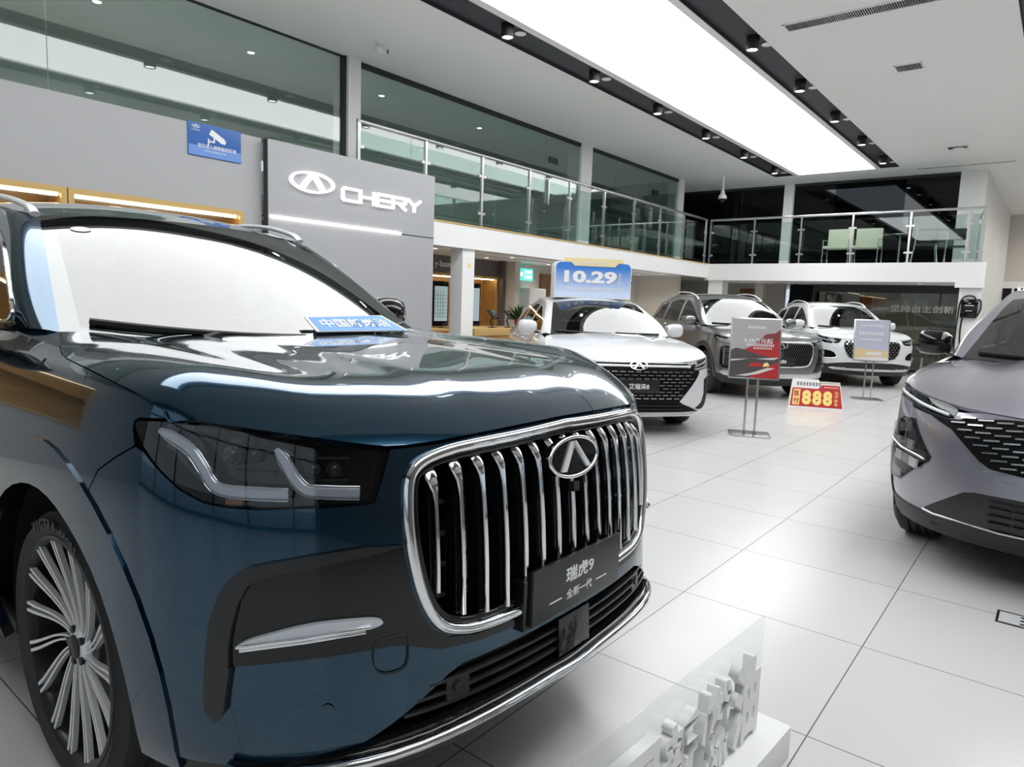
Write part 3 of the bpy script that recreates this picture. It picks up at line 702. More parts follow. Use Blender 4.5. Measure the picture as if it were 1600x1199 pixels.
        s.skin('tail_lamp',[(s.xs(c['rear_seam'])+.02,zt-.28),(s.xs(c['rear_seam'])+.02,zt-.12),(L-.25,zt-.12),(L-.25,zt-.20)],M['red'],.004,.012,both=True,d=.1)
    def sides(s,mb,gap=.002):
        """wings, doors and quarters with the wheel arches cut out"""
        c=s.c; WB=c['WB']; ra=c['arch_r']; za=c['arch_z']; zs=c['zsill']; zt=s.zb
        d1,d2,d3=c['seams']; sx=s.xs
        arc=lambda ax,a0,a1,n=18,r=ra: [(sx(ax+r*math.cos(a)),za+r*math.sin(a)) for a in np.linspace(a0,a1,n)]
        low=math.asin((zs-za)/ra)
        s.arch_front=arc(c['arch_x'],low,c['seam_ang'],10)
        # wing: along hood side, belt, door seam, sill, arch
        up=c['wing_top']                                          # (s,z) from headlamp foot up the lamp edge, along the hood to the scuttle
        poly=up+[(sx(c['foot_x']),zt),(sx(d1),zt),(sx(d1),zs)]+arc(c['arch_x'],math.pi-low,c['seam_ang'],26)
        s.skin('front_wing',poly,mb,0,.014,gap=gap,both=True)
        s.skin('front_door',[(sx(d1),zs+.06),(sx(d1),zt),(sx(d2),zt),(sx(d2),zs+.06)],mb,0,.014,gap=gap,both=True,d=.07)
        s.skin('rear_door',[(sx(d2),zs+.06),(sx(d2),zt),(sx(d3),zt)]+arc(-WB,.9,low+.25,10)[0:]+[(sx(-WB+ra+.03),zs+.06)],mb,0,.014,gap=gap,both=True,d=.07)
        s.skin('quarter_panel',[(sx(d3),zt)]+arc(-WB,.9,math.pi-low,22)+[(sx(c['rear_seam']),zs+.05),(sx(c['rear_seam']),zt)],mb,0,.014,gap=gap,both=True,d=.07)
        s.skin('sill',[(sx(-ra+c['arch_x']+.01),zs-.06),(sx(-ra+c['arch_x']+.01),zs+.055),(sx(-WB+ra+.02),zs+.055),(sx(-WB+ra+.02),zs-.06)],c.get('sill_mat',M['black']),.006,.03,both=True,d=.09)
        for sd in (1,-1):
            for x in (d1-.42,d2-.40):
                pass
        for dx in (c['handles']):
            for sd in (1,-1):
                P,ux,uz,n=s.frame(sx(dx)*sd,zt-.10); pts=[P+ux*(k*.10)+n*(.03 if abs(k)<1 else .0) for k in (-1,-.8,0,.8,1)]; MB().tube(pts,.012,8,flat=.7).build('door_handle',mb,s.t,ang=60)
    def arches(s,m,ro,off=.012,both=True):
        c=s.c
        for ax in (c['arch_x'],-c['WB']):
            zl=c['zsill']-.02; a0=math.asin((zl-c['arch_z'])/c['arch_r']); n=26
            inn=[(s.xs(ax+(c['arch_r']-.012)*math.cos(a)),c['arch_z']+(c['arch_r']-.012)*math.sin(a)) for a in np.linspace(a0,math.pi-a0,n)]
            a1=math.asin((zl-c['arch_z'])/ro); out=[(s.xs(ax+ro*math.cos(a)),c['arch_z']+ro*math.sin(a)) for a in np.linspace(math.pi-a1,a1,n)]
            s.skin('wheel_arch_trim',inn+out,m,off,off+.02,both=both,d=.06)
    def under(s):
        c=s.c; zs=c['zsill']; fo=c['plan'][0][0]; ro=c['plan'][-1][0]; hw=c['hw']; WB=c['WB']; ra=c['arch_r']+.02
        b=MB(); zf=zs-.04
        b.box(-WB+ra,c['arch_x']-ra,-hw+.08,hw-.08,zf,zf+.05); b.box(ro+.12,fo-.14,-hw+.32,hw-.32,zf,zf+.05); b.box(-WB-.0+ra,c['arch_x']-ra,-hw+.09,hw-.09,zf+.05,zf+.12)
        b.build('floor_pan',M['black'],s.t)
        for ax in (c['arch_x'],-WB):
            for sd in (1,-1):
                b=MB(); y0,y1=sorted((sd*(hw-.07),sd*(hw-.40)))
                n=14; r=ra-.012; pr=[(ax+r*math.cos(a),c['arch_z']+r*math.sin(a)) for a in np.linspace(-.25,math.pi+.25,n)]
                b.grid([[(x,y0,z),(x,y1,z)] for x,z in pr]); yi=sd*(hw-.40); b.add([(x,yi,z) for x,z in pr],[tuple(range(n))]); b.build('wheel_well',M['black'],s.t)
    def wheels(s,spokes,label=None,pos=None):
        c=s.c; R=c['R']; rr=c['rim_r']; wv=c['tyre_w']
        for ax in (c.get('axle_x',0),-c['WB']):
            for sd in (-1,1):
                t=bpy.data.objects.new('wheel',None); COL.objects.link(t); t.parent=s.t; yo=c['wheel_y']; t.location=(ax,sd*yo,c.get('hub_z',R)); 
                if sd>0: t.rotation_euler=(0,0,math.pi)
                if ax>-.5 and c.get('steer'): t.rotation_euler[2]+=c['steer']
                # built for the right side: outer face at y=0, tyre reaching inwards (+y)
                if 'wproto' not in s.__dict__:
                    ty=MB(); sh=.024
                    prof=[(rr-.012,.02),(rr+.004,.004),(rr+.02,.0),(rr+(R-rr)*.5,-.010),(R-.03,.004),(R-.008,.016),(R-.001,.035)]
                    for k in range(4):
                        y=.045+k*(wv-.09)/3.2; prof+=[(R,y),(R,y+(wv-.09)/5.2),(R-.010,y+(wv-.09)/5.0),(R-.010,y+(wv-.09)/3.5)]
                    prof+=[(R-.002,wv-.03),(R-.03,wv-.004),(rr+.02,wv),(rr-.012,wv-.02)]
                    ty.lathe(prof,64,'y'); ob=[ty.build('tyre',M['rubber'],t,ang=40)]
                    ri=MB(); ri.lathe([(rr+.002,.012),(rr+.004,.002),(rr-.006,.000),(rr-.014,.008),(rr-.018,.03),(rr-.03,.17),(rr-.01,.19)],56,'y'); ob.append(ri.build('rim',M['alloy'] if c.get('rim_bright',True) else M['dkalloy'],t,ang=40))
                    bd=MB(); bd.cyl((0,.10,0),rr-.03,.01,40,'y'); bd.cyl((0,.07,0),rr*.62,.03,40,'y'); ob.append(bd.build('brake_disc',M['dkalloy'],t))
                    ob+=spokes(t,rr); s.wproto=ob
                else:
                    for o in s.wproto: q=o.copy(); COL.objects.link(q); q.parent=t
    def cabin(s):
        c=s.c; W0=c['ws_low']; zb=c['zbelt']; hw=c['hw']; zs=c['zsill']
        b=MB(); x0=W0[0]+.02; b.grid([[(x0+.12,y,zb-.03),(x0-.25,y,zb-.05),(x0-.38,y,zb-.14),(x0-.36,y,zs+.25)] for y in np.linspace(-hw+.16,hw-.16,9)]); b.build('dashboard',M['cabin'],s.t)
        MB().box(x0-.60,x0-.45,-.13,.13,zb-.12,zb-.11).build('centre_screen',M['gblack'],s.t)
        b=MB(); b.tube([(x0-.56+.06*math.sin(a)*0-.05*math.sin(a),.37+.175*math.cos(a),zb-.06+.165*math.sin(a)) for a in np.linspace(0,2*math.pi,25)[:-1]],.014,8,True); b.box(x0-.56,x0-.53,.23,.51,zb-.09,zb-.05); b.build('steering_wheel',M['cabin'],s.t)
        hr=c['zroof']-.30
        for xx,ys in ((x0-1.25,(-.37,.37)),(x0-2.15,(-.40,0,.40))):
            for y in ys:
                b=MB(); w_=.25 if len(ys)==2 else .19
                b.grid([[(xx+.42,y+k*w_,zs+.36),(xx+.06,y+k*w_,zs+.33),(xx-.02,y+k*w_*1.0,zs+.42),(xx-.10,y+k*w_*.98,zs+.75),(xx-.16,y+k*w_*.86,hr-.06),(xx-.18,y+k*w_*.8,hr-.03)] for k in (-1,-.8,-.3,.3,.8,1)])
                b.sphere((xx-.17,y,hr+.09),.13,12,8,(.38,.95,.72)); b.build('seat',M['seat'],s.t)
    def mirror(s,x,z,m,sz=(.11,.12,.085),yo=None):
        for sd in (-1,1):
            t=bpy.data.objects.new('door_mirror',None); COL.objects.link(t); t.parent=s.t; yb=float(s.cab(x,max(z,s.zb))); t.location=(x,sd*yb,z)
            b=MB(); V=[];n=14
            secs=[(0.02,.55),(.05,.85),(.10,1),(.17,1.0),(.21,.92),(.235,.62),(.24,.2)]
            G=[]
            for d,k in secs:
                G.append([(.02+sz[0]*k*math.copysign(abs(math.cos(a))**.7,math.cos(a))*(.75 if math.cos(a)<0 else .9)-d*.25,sd*(d+.02),.05+sz[2]*k*math.copysign(abs(math.sin(a))**.75,math.sin(a))) for a in np.linspace(0,2*math.pi,n+1)])
            b.grid(G); b.add(G[0][:-1],[tuple(range(n))]); b.add(G[-1][:-1],[tuple(range(n))]); b.build('shell',m,t,ang=50)
            MB().tube([(0,-sd*.03,-.03),(.0,sd*.04,-.02),(.01,sd*.09,.0)],[.03,.025,.03],8,flat=.6).build('arm',M['gblack'],t)
            MB().box(-.115,-.105,sd*.06,sd*.22,-.015,.105).build('glass',M['chrome'],t)
    def rails(s,m,off=.035):
        c=s.c
        for sd in (-1,1):
            pts=[(x,sd*(float(np.interp(x,c['roof_x'],c['roof_y']))+.02),z+dz) for x,z,dz in c['rails']]
            pts=cr(pts,5); MB().tube(pts,.019,10,flat=.62,up=(0,0,1)).build('roof_rail',m,s.t,ang=60)
    def wipers(s):
        We,Wc=s.We,s.Wc
        def P(t,v,off):
            e=We[0]+(We[-1]-We[0])*v; c_=Wc[0]+(Wc[-1]-Wc[0])*v; k=abs(t)**2.2
            return np.array((c_[0]+(e[0]-c_[0])*k+off*.5,e[1]*t,c_[1]+(e[2]-c_[1])*k+off*.86))
        for a,b_ in ((.92,.10),(.02,-.90)):
            pts=[P(a+(b_-a)*k,.05+.03*k,.012) for k in np.linspace(0,1,9)]; b=MB(); b.tube(pts,.009,6,flat=1.2); q=P(b_,.08,.03); b.tube([P((a+b_)/2-.06,.02,.012),P((a+b_)/2+.02,.05,.022)],[.016,.012],6); b.build('wiper',M['black'],s.t)

# ------------------------------------------------------------------ the dark blue car
HERO=dict(plan=[(1.10,0),(1.092,.2),(1.068,.4),(1.02,.56),(.95,.67),(.86,.755),(.75,.83),(.6,.892),(.4,.922),(.1,.935),(-.8,.937),(-1.8,.935),(-2.7,.925),(-3.2,.89),(-3.5,.80),(-3.66,.6),(-3.73,.3),(-3.75,0)],
 of=[(.15,-.2),(.22,-.13),(.30,-.05),(.36,0.0),(.44,.015),(.55,.01),(.66,0),(.8,-.008),(.92,-.022),(1.02,-.04),(1.08,-.055),(1.14,-.085),(1.2,-.14),(1.3,-.25)],
 os=[(.15,-.14),(.22,-.07),(.30,-.035),(.4,-.012),(.55,0),(.75,.0),(.9,-.004),(1.02,-.018),(1.12,-.04),(1.17,-.062),(1.2,-.10),(1.24,-.135),(1.3,-.17)],
 zsill=.33,zbelt=1.235,WB=2.80,hw=.935,arch_x=.04,arch_z=.39,arch_r=.49,seam_ang=1.05,seams=(-.64,-1.56,-2.52),foot_x=-.45,handles=(-1.38,-2.34),rear_seam=-3.35,
 R=.39,rim_r=.315,tyre_w=.25,wheel_y=.885,axle_x=.03,hub_z=.39,
 hood_side=[(-.33,.745,1.245),(-.097,.82,1.217),(-.045,.833,1.203),(.019,.842,1.1945),(.208,.857,1.183),(.357,.864,1.1694),(.498,.86,1.1515),(.588,.849,1.1286),(.60,.848,1.118)],
 hood_front=[(0,1.083),(.17,1.080),(.35,1.074),(.47,1.068),(.58,1.064),(.73,1.084),(.9,1.102),(1.0,1.110),(1.105,1.118)],
 hood_cowl=(-.20,1.25),hood_z=[(-.5,1.268),(-.38,1.248),(-.25,1.234),(-.05,1.225),(.1,1.222),(.4,1.208),(.7,1.184),(.95,1.160),(1.1,1.14)],hood_crown=-.018,hood_w=(.34,.24),hood_rib=.006,rib_y=(.27,.40),rib_k=-.06,hood_dish=.012,dish_y=.55,
 wing_top=[(1.333,.9685),(1.2653,1.008),(1.195,1.043),(1.213,1.08),(1.213,1.094),(1.198,1.1025),(1.103,1.1095),(1.12,1.127),(1.2163,1.1515),(1.36,1.1694),(1.513,1.183),(1.7034,1.1945),(1.7675,1.203),(1.8196,1.2168)],
 cab_x=[-3.6,-3.0,-1.5,-.3],cab_yb=[.72,.785,.805,.80],tumble=.165,zroof=1.66,
 ws_low=(-.34,.74,1.243),ws_top=(-1.05,.565,1.655),ws_low_c=(-.11,1.192),ws_top_c=(-.98,1.68),ws_bulge=.016,
 roof_x=[-3.2,-2,-1.05],roof_y=[.55,.61,.565],roof_edge=[(-1.05,1.655),(-1.4,1.712),(-1.9,1.73),(-2.6,1.69),(-3.15,1.62)],roof_c=[(-.98,1.685),(-1.35,1.755),(-1.9,1.79),(-2.6,1.735),(-3.2,1.655)],
 cab_top=[(-.52,1.235),(-.75,1.42),(-1.03,1.60),(-1.27,1.665),(-1.9,1.685),(-2.6,1.66),(-3.2,1.58)],cab_base=[(-3.55,1.235)],
 windows=[[(-.60,1.275),(-.80,1.43),(-1.06,1.565),(-1.30,1.62),(-1.50,1.63),(-1.53,1.45),(-1.52,1.265),(-1.0,1.268)],[(-1.61,1.265),(-1.60,1.45),(-1.59,1.632),(-2.0,1.64),(-2.40,1.62),(-2.46,1.44),(-2.5,1.27),(-2.0,1.265)],[(-2.58,1.275),(-2.52,1.60),(-2.9,1.56),(-3.2,1.34),(-3.1,1.285)]],
 rear_low=(-3.60,.66,1.235),rear_low_c=(-3.69,1.24),rails=[(-1.02,1.655,.0),(-1.10,1.67,.022),(-1.40,1.712,.032),(-1.9,1.73,.032),(-2.6,1.69,.032),(-2.95,1.645,.04),(-3.05,1.63,.0)])
HERO['or']=[(.15,-.16),(.3,-.05),(.5,0),(.8,0),(1.0,-.03),(1.2,-.08),(1.3,-.12)]
HERO['win_trim']=M['chrome']
HX,HY=1.53,2.085
pb=paint('deep_blue_car_paint',(.010,.050,.092),.9,.16,.3)
h=Car('suv','dark blue SUV with a chrome waterfall grille, nose towards the aisle','car',(HX,HY,0),math.radians(-90),HERO)
h.hood(pb); h.cell(pb); h.rear(pb); h.sides(pb); h.arches(pb,.605,.006); h.under(); h.cabin(); h.wipers(); h.rails(M['silver']); h.mirror(-.76,1.25,M['gblack'])
def swirl_spokes(t,rr):
    o=[]; b=MB(); b.lathe([(.0,.03),(.03,.028),(.052,.034),(.066,.048),(.06,.07),(0,.07)],36,'y'); o.append(b.build('hub',M['alloy'],t,ang=40))
    cap=MB(); cap.lathe([(0,.020),(.028,.021),(.034,.026),(.034,.05)],28,'y'); o.append(cap.build('hub_cap',M['dkalloy'],t,ang=50))
    for k in range(5):
        a=2*math.pi*(k+.5)/5; o.append(MB().cyl((.048*math.cos(a),.026,.048*math.sin(a)),.011,.03,12,'y').build('wheel_bolt',M['black'],t))
    N=15
    for k in range(N):
        b=MB(); a0=2*math.pi*k/N+.1
        for off,w0,w1,m_ in ((-.0115,.0022,.0048,0),(.0115,.0022,.0048,0)):
            L=[];Rr=[]
            for q in np.linspace(0,1,9):
                r=.055+(rr-.012-.055)*q; a=a0-.34*(1-q)**1.8+(off*(.45+.55*q))/r; wd=w0+(w1-w0)*q
                y=.036-.032*q**1.3
                c=Vector((r*math.cos(a),y,r*math.sin(a))); tv=Vector((-math.sin(a),0,math.cos(a)))*wd
                L.append((c-tv,c+tv,c+tv+Vector((0,.014,0)),c-tv+Vector((0,.014,0))))
            v=[p for s_ in L for p in s_]; n=len(L)
            b.add(v,[(4*i+j,4*i+(j+1)%4,4*i+4+(j+1)%4,4*i+4+j) for i in range(n-1) for j in range(4)]+[(0,3,2,1),(4*n-4,4*n-3,4*n-2,4*n-1)])
        o.append(b.build('spoke',M['alloy'],t,ang=30))
    # tyre lettering, standing on the side wall
    def ring(s_,a0,hgt,step):
        for i,ch in enumerate(s_):
            if ch==' ': continue
            a=a0-i*step; r=rr+.038; c=Vector((r*math.cos(a),-.0085,r*math.sin(a))); ux=Vector((math.sin(a),0,-math.cos(a)))*-1; ux=Vector((math.sin(a),0,-math.cos(a))); uz=Vector((math.cos(a),0,math.sin(a)))
            q=text('tyre_letter',ch,M['tread'],t,c,ux,uz,height=hgt,depth=.0025,bold=.02); 
            if q: o.append(q)
    ring('VICTRA',2.02,.030,.088); ring('SPORT',1.42,.020,.066)
    return o
HERO['rim_bright']=False
h.wheels(swirl_spokes)
half=lambda L:[(-s_,z) for s_,z in reversed(L)]
gr=[(0,1.0735),(.159,1.0681),(.341,1.063),(.434,1.0564),(.502,1.040),(.535,1.017),(.549,.988),(.554,.945),(.5536,.888),(.5457,.821),(.5296,.7505),(.505,.69),(.475,.65),(.438,.629),(.369,.614),(.2345,.61),(0,.608)]
grille=cr(gr,3); grille_full=grille+half(grille)[1:-1]
intake=[(0,.553),(.1348,.5517),(.4066,.5501),(.4485,.5357),(.5777,.459),(.641,.4243),(.5998,.447),(.4075,.4616),(.1352,.4521),(0,.446)]
intake=[(0,.553),(.1348,.5517),(.4066,.5501),(.4485,.5357),(.5777,.463),(.641,.428),(.5998,.432),(.4075,.447),(.1352,.440),(0,.436)]
intake_full=intake+half(intake)[1:-1]
hl_low=[(1.195,1.043),(1.1638,1.0421-.006),(1.1069,.9999),(1.0461,.9655),(.9888,.945),(.94,.9395),(.863,.9377),(.7708,.9434),(.6388,.947),(.619,.9512),(.597,1.007),(.5795,1.060)]
bump=[(0,.405),(.13,.412),(.405,.408),(.632,.395),(.746,.38),(.88,.366),(1.0,.352),(1.10,.345)]+h.arch_front[0:]+[(1.333,.9685),(1.2653,1.008)]+hl_low+[(.47,1.062),(.35,1.069),(.17,1.075),(0,1.078)]
bump_full=bump+half(bump)[1:-1]
h.skin('front_bumper',bump_full,pb,0,.05,holes=[inset(grille_full,.004),intake_full],gap=.002,d=.035)
h.skin('grille_backing',inset(grille_full,-.01),M['gblack'],-.065,.01,d=.05)
gf=inset(grille_full,.012); h.line('grille_frame',gf,.0135,M['chrome'],.006,closed=True,n=12)
h.line('grille_inner_frame',inset(grille_full,.030),.010,M['gblack'],-.004,closed=True,n=8)
# inner lattice
for z in (.70,.775,.85,.925): h.line('grille_crossbar',[(s_,z) for s_ in np.linspace(-.52,.52,15)],.007,M['satin'],-.048)
for k in range(-7,8):
    s0=k*.068; a=abs(k); zt=(1.046,1.046,1.045,1.044,1.042,1.040,1.034,1.016)[a]; zb=(.64,.64,.64,.642,.648,.655,.668,.735)[a]
    b=MB(); Zs=np.concatenate([np.linspace(zt,zt-.05,5),np.linspace(zt-.06,zb,14)])
    n=len(Zs); V=[]
    for z in Zs:
        P,ux,uz,nn=h.frame(s0,z); d=zt-z; wd=.0175 if d<.02 else max(.0065,.0175-(d-.02)/.05*.011); lift=.004+.004*min(1,d/.06)-.022*max(0,1-d/.045)
        c=P+nn*lift; V+=[c-ux*wd,c-ux*wd*.55+nn*.006,c+ux*wd*.55+nn*.006,c+ux*wd,c+ux*wd-nn*.006,c-ux*wd-nn*.006]
    b.add(V,[(6*i+j,6*i+(j+1)%6,6*i+6+(j+1)%6,6*i+6+j) for i in range(n-1) for j in range(6)]+[(5,4,3,2,1,0),tuple(6*n-6+j for j in range(6))])
    sl=b.build('grille_slat',M['chrome'],h.t,ang=50)
    b=MB(); V=[]
    for z in Zs:
        P,ux,uz,nn=h.frame(s0,z); d=zt-z; lift=-.004-.022*max(0,1-d/.045); c=P+nn*lift; V+=[c-ux*.012,c+ux*.012,c+ux*.014-nn*.04,c-ux*.014-nn*.04]
    b.add(V,[(4*i+j,4*i+(j+1)%4,4*i+4+(j+1)%4,4*i+4+j) for i in range(n-1) for j in range(4)]+[(3,2,1,0),tuple(4*n-4+j for j in range(4))])
    b.build('slat_fin',M['gblack'],sl)
def on(car,S,Z,off): P,ux,uz,n=car.frame(S,Z); return P+n*off,ux,uz
# emblem: dark lens, chrome ring, silver bridge
P,ux,uz=on(h,0,.974,.012); nn=np.cross(ux,uz)
t=MB(); n=40; t.add([P+ux*.116*math.cos(a)+uz*.054*math.sin(a)+nn*d for d in (-.02,.012) for a in [2*math.pi*k/n for k in range(n)]],[tuple(range(n-1,-1,-1)),tuple(range(n,2*n))]+[(i,(i+1)%n,n+(i+1)%n,n+i) for i in range(n)])
em=t.build('front_emblem',M['gblack'],h.t,ang=50)
t=MB(); t.tube([P+ux*.113*math.cos(a)+uz*.052*math.sin(a)+nn*.012 for a in [2*math.pi*k/n for k in range(n)]],.0055,8,True); t.build('ring',M['chrome'],em,ang=60)
t=MB()
for sg in (-1,1):
    q=[(0,.80),(sg*.09,.80),(sg*.60,-.62),(sg*.44,-.66),(0,.58)]; v=[P+ux*.112*a+uz*.052*c+nn*d for d in (.018,.012) for a,c in q]; t.add(v,[tuple(range(5)),tuple(range(9,4,-1))]+[(i,(i+1)%5,5+(i+1)%5,5+i) for i in range(5)])
t.build('bridge',M['silver'],em)
b=MB(); P2,u2,z2=on(h,0,.895,.004); b.add([P2+u2*i*.013+z2*k*.013+nn*j for i in (-1,1) for k in (-1,1) for j in (0,.02)],[(0,1,3,2),(4,6,7,5),(0,4,5,1),(2,3,7,6),(0,2,6,4),(1,5,7,3)]); b.build('front_camera',M['black'],h.t)
# plate
px_=1.128; MB().box(px_-.012,px_,-.212,.212,.578,.722).build('number_plate',M['satin'],h.t,bevel=.003)
pl=MB().box(px_-.05,px_-.012,-.232,.232,.570,.70).build('plate_bracket',M['gblack'],h.t,bevel=.004)
text('plate_lettering','瑞虎9',M['whitel'],h.t,(px_,.0,.672),(0,1,0),(0,0,1),height=.042,width=.135,depth=.0012,bold=.015)
text('plate_lettering','全新一代',M['whitel'],h.t,(px_,.0,.618),(0,1,0),(0,0,1),height=.026,width=.125,depth=.0012,bold=.005)
for sg in (-1,1): MB().box(px_,px_+.0012,min(sg*.085,sg*.14),max(sg*.085,sg*.14),.6165,.6195).build('plate_rule',M['whitel'],h.t)
# air curtains, side lamps, lower intake, chin
vent=[(.557,.850),(.6427,.8537),(.7485,.8415),(.8324,.8254),(.8835,.8126),(.9183,.7889),(.9407,.752),(.9593,.6925),(.9663,.6293),(.9713,.5472),(.9701,.4964),(.9613,.481),(.9513,.4761),(.9420,.482),(.9339,.4977),(.9262,.5538),(.9195,.5993),(.8601,.6084),(.7461,.6241),(.6504,.6329),(.5765,.6349),(.5301,.6227),(.47,.601),(.36,.590),(.22,.587),(0,.585)]
inner=[(0,.602),(.2345,.604),(.369,.608),(.442,.622),(.481,.645),(.511,.687),(.536,.749),(.552,.82)]
h.skin('bumper_trim',vent+inner+[(.557,.850)],M['gblack'],.004,.012,both=True,d=.05)
fi=[(.5612,.8538),(.6642,.836),(.7482,.8202),(.8236,.8064),(.8787,.7826),(.9003,.7421),(.9134,.6883),(.9199,.6435),(.9195,.5993)]
fo_=[(.557,.853),(.6427,.8577),(.7485,.8455),(.8324,.8294),(.8855,.8166),(.9213,.7919),(.9447,.753),(.9643,.693),(.9713,.6293),(.9763,.5472),(.9741,.4964),(.9513,.4721),(.9309,.4977),(.9232,.5538),(.9165,.5993)]
h.skin('air_curtain_blade',fo_+fi[::-1],M['satin'],.014,.016,both=True,d=.05)
ba=[(.8933,.6568),(.8523,.6745),(.747,.7029),(.6422,.7072),(.6053,.698),(.6292,.6856),(.7467,.6699),(.891,.6459)]
h.skin('side_lamp',cr(ba,4,True),M['drl'],.018,.02,both=True,d=.04)
h.line('side_lamp_edge',[(.893,.652),(.76,.676),(.63,.692)],.005,M['chrome'],.022,both=True); h.line('side_lamp_edge',[(.893,.643),(.76,.666),(.64,.680)],.004,M['chrome'],.018,both=True)
h.skin('lower_intake_backing',inset(intake_full,-.01),M['black'],-.045,.01,d=.06)
it=[]
for z in (.468,.495,.522):
    for s_ in np.arange(-.60,.61,.03):
        lim=.60-(z-.44)*1.35
        if abs(s_)<lim: it.append((s_,z,.031,.007,.03,0))
h.bars('intake_slat',it,M['satin'],-.03)
P,ux,uz=on(h,0,.497,-.01); nn=np.cross(ux,uz); b=MB(); b.add([P+ux*i*.075+uz*k*.052+nn*j for i in (-1,1) for k in (-1,1) for j in (-.02,.016)],[(0,1,3,2),(4,6,7,5),(0,4,5,1),(2,3,7,6),(0,2,6,4),(1,5,7,3)]); b.build('radar_cover',M['gblack'],h.t,bevel=.004)
for sg in (-1,1):
    P,ux,uz=on(h,sg*.42,.497,-.02); nn=np.cross(ux,uz); b=MB(); b.add([P+ux*i*.032+uz*k*.026+nn*j for i in (-1,1) for k in (-1,1) for j in (-.02,.018)],[(0,1,3,2),(4,6,7,5),(0,4,5,1),(2,3,7,6),(0,2,6,4),(1,5,7,3)]); b.tube([P+nn*.018,P+nn*.024],.014,14); b.build('parking_sensor',M['satin'],h.t)
    P,ux,uz=on(h,sg*.716,.51,.0); nn=np.cross(ux,uz); b=MB(); b.tube([P,P+nn*.003],.014,16); b.build('parking_sensor',pb,h.t)
lip=[(0,.412),(.15,.418),(.405,.413),(.632,.400),(.746,.386),(.88,.371),(.93,.372)]
lf=half(lip)[:-1]+lip; h.line('chin_chrome',cr(lf,4),.0135,M['chrome'],.022,n=10,flat=.9)
ch=[(0,.44),(.15,.443),(.41,.448),(.60,.432),(.66,.415),(.80,.385),(.94,.366),(.94,.340),(.80,.352),(.6,.372),(.4,.386),(0,.39)]
h.skin('chin_trim',ch+half(ch)[1:-1],M['gblack'],.012,.03,d=.05)
va=[(0,.41),(.4,.405),(.7,.38),(.95,.35),(1.12,.345),(1.12,.25),(.9,.23),(0,.23)]; h.skin('undertray_trim',va+half(va)[1:-1],M['black'],-.012,.02,d=.07)
h.line('tow_eye_cover',cr([(.555,.655),(.612,.653),(.622,.635),(.620,.595),(.60,.578),(.56,.58),(.548,.60),(.547,.64)],3,True),.0018,M['black'],.005,closed=True,n=6)
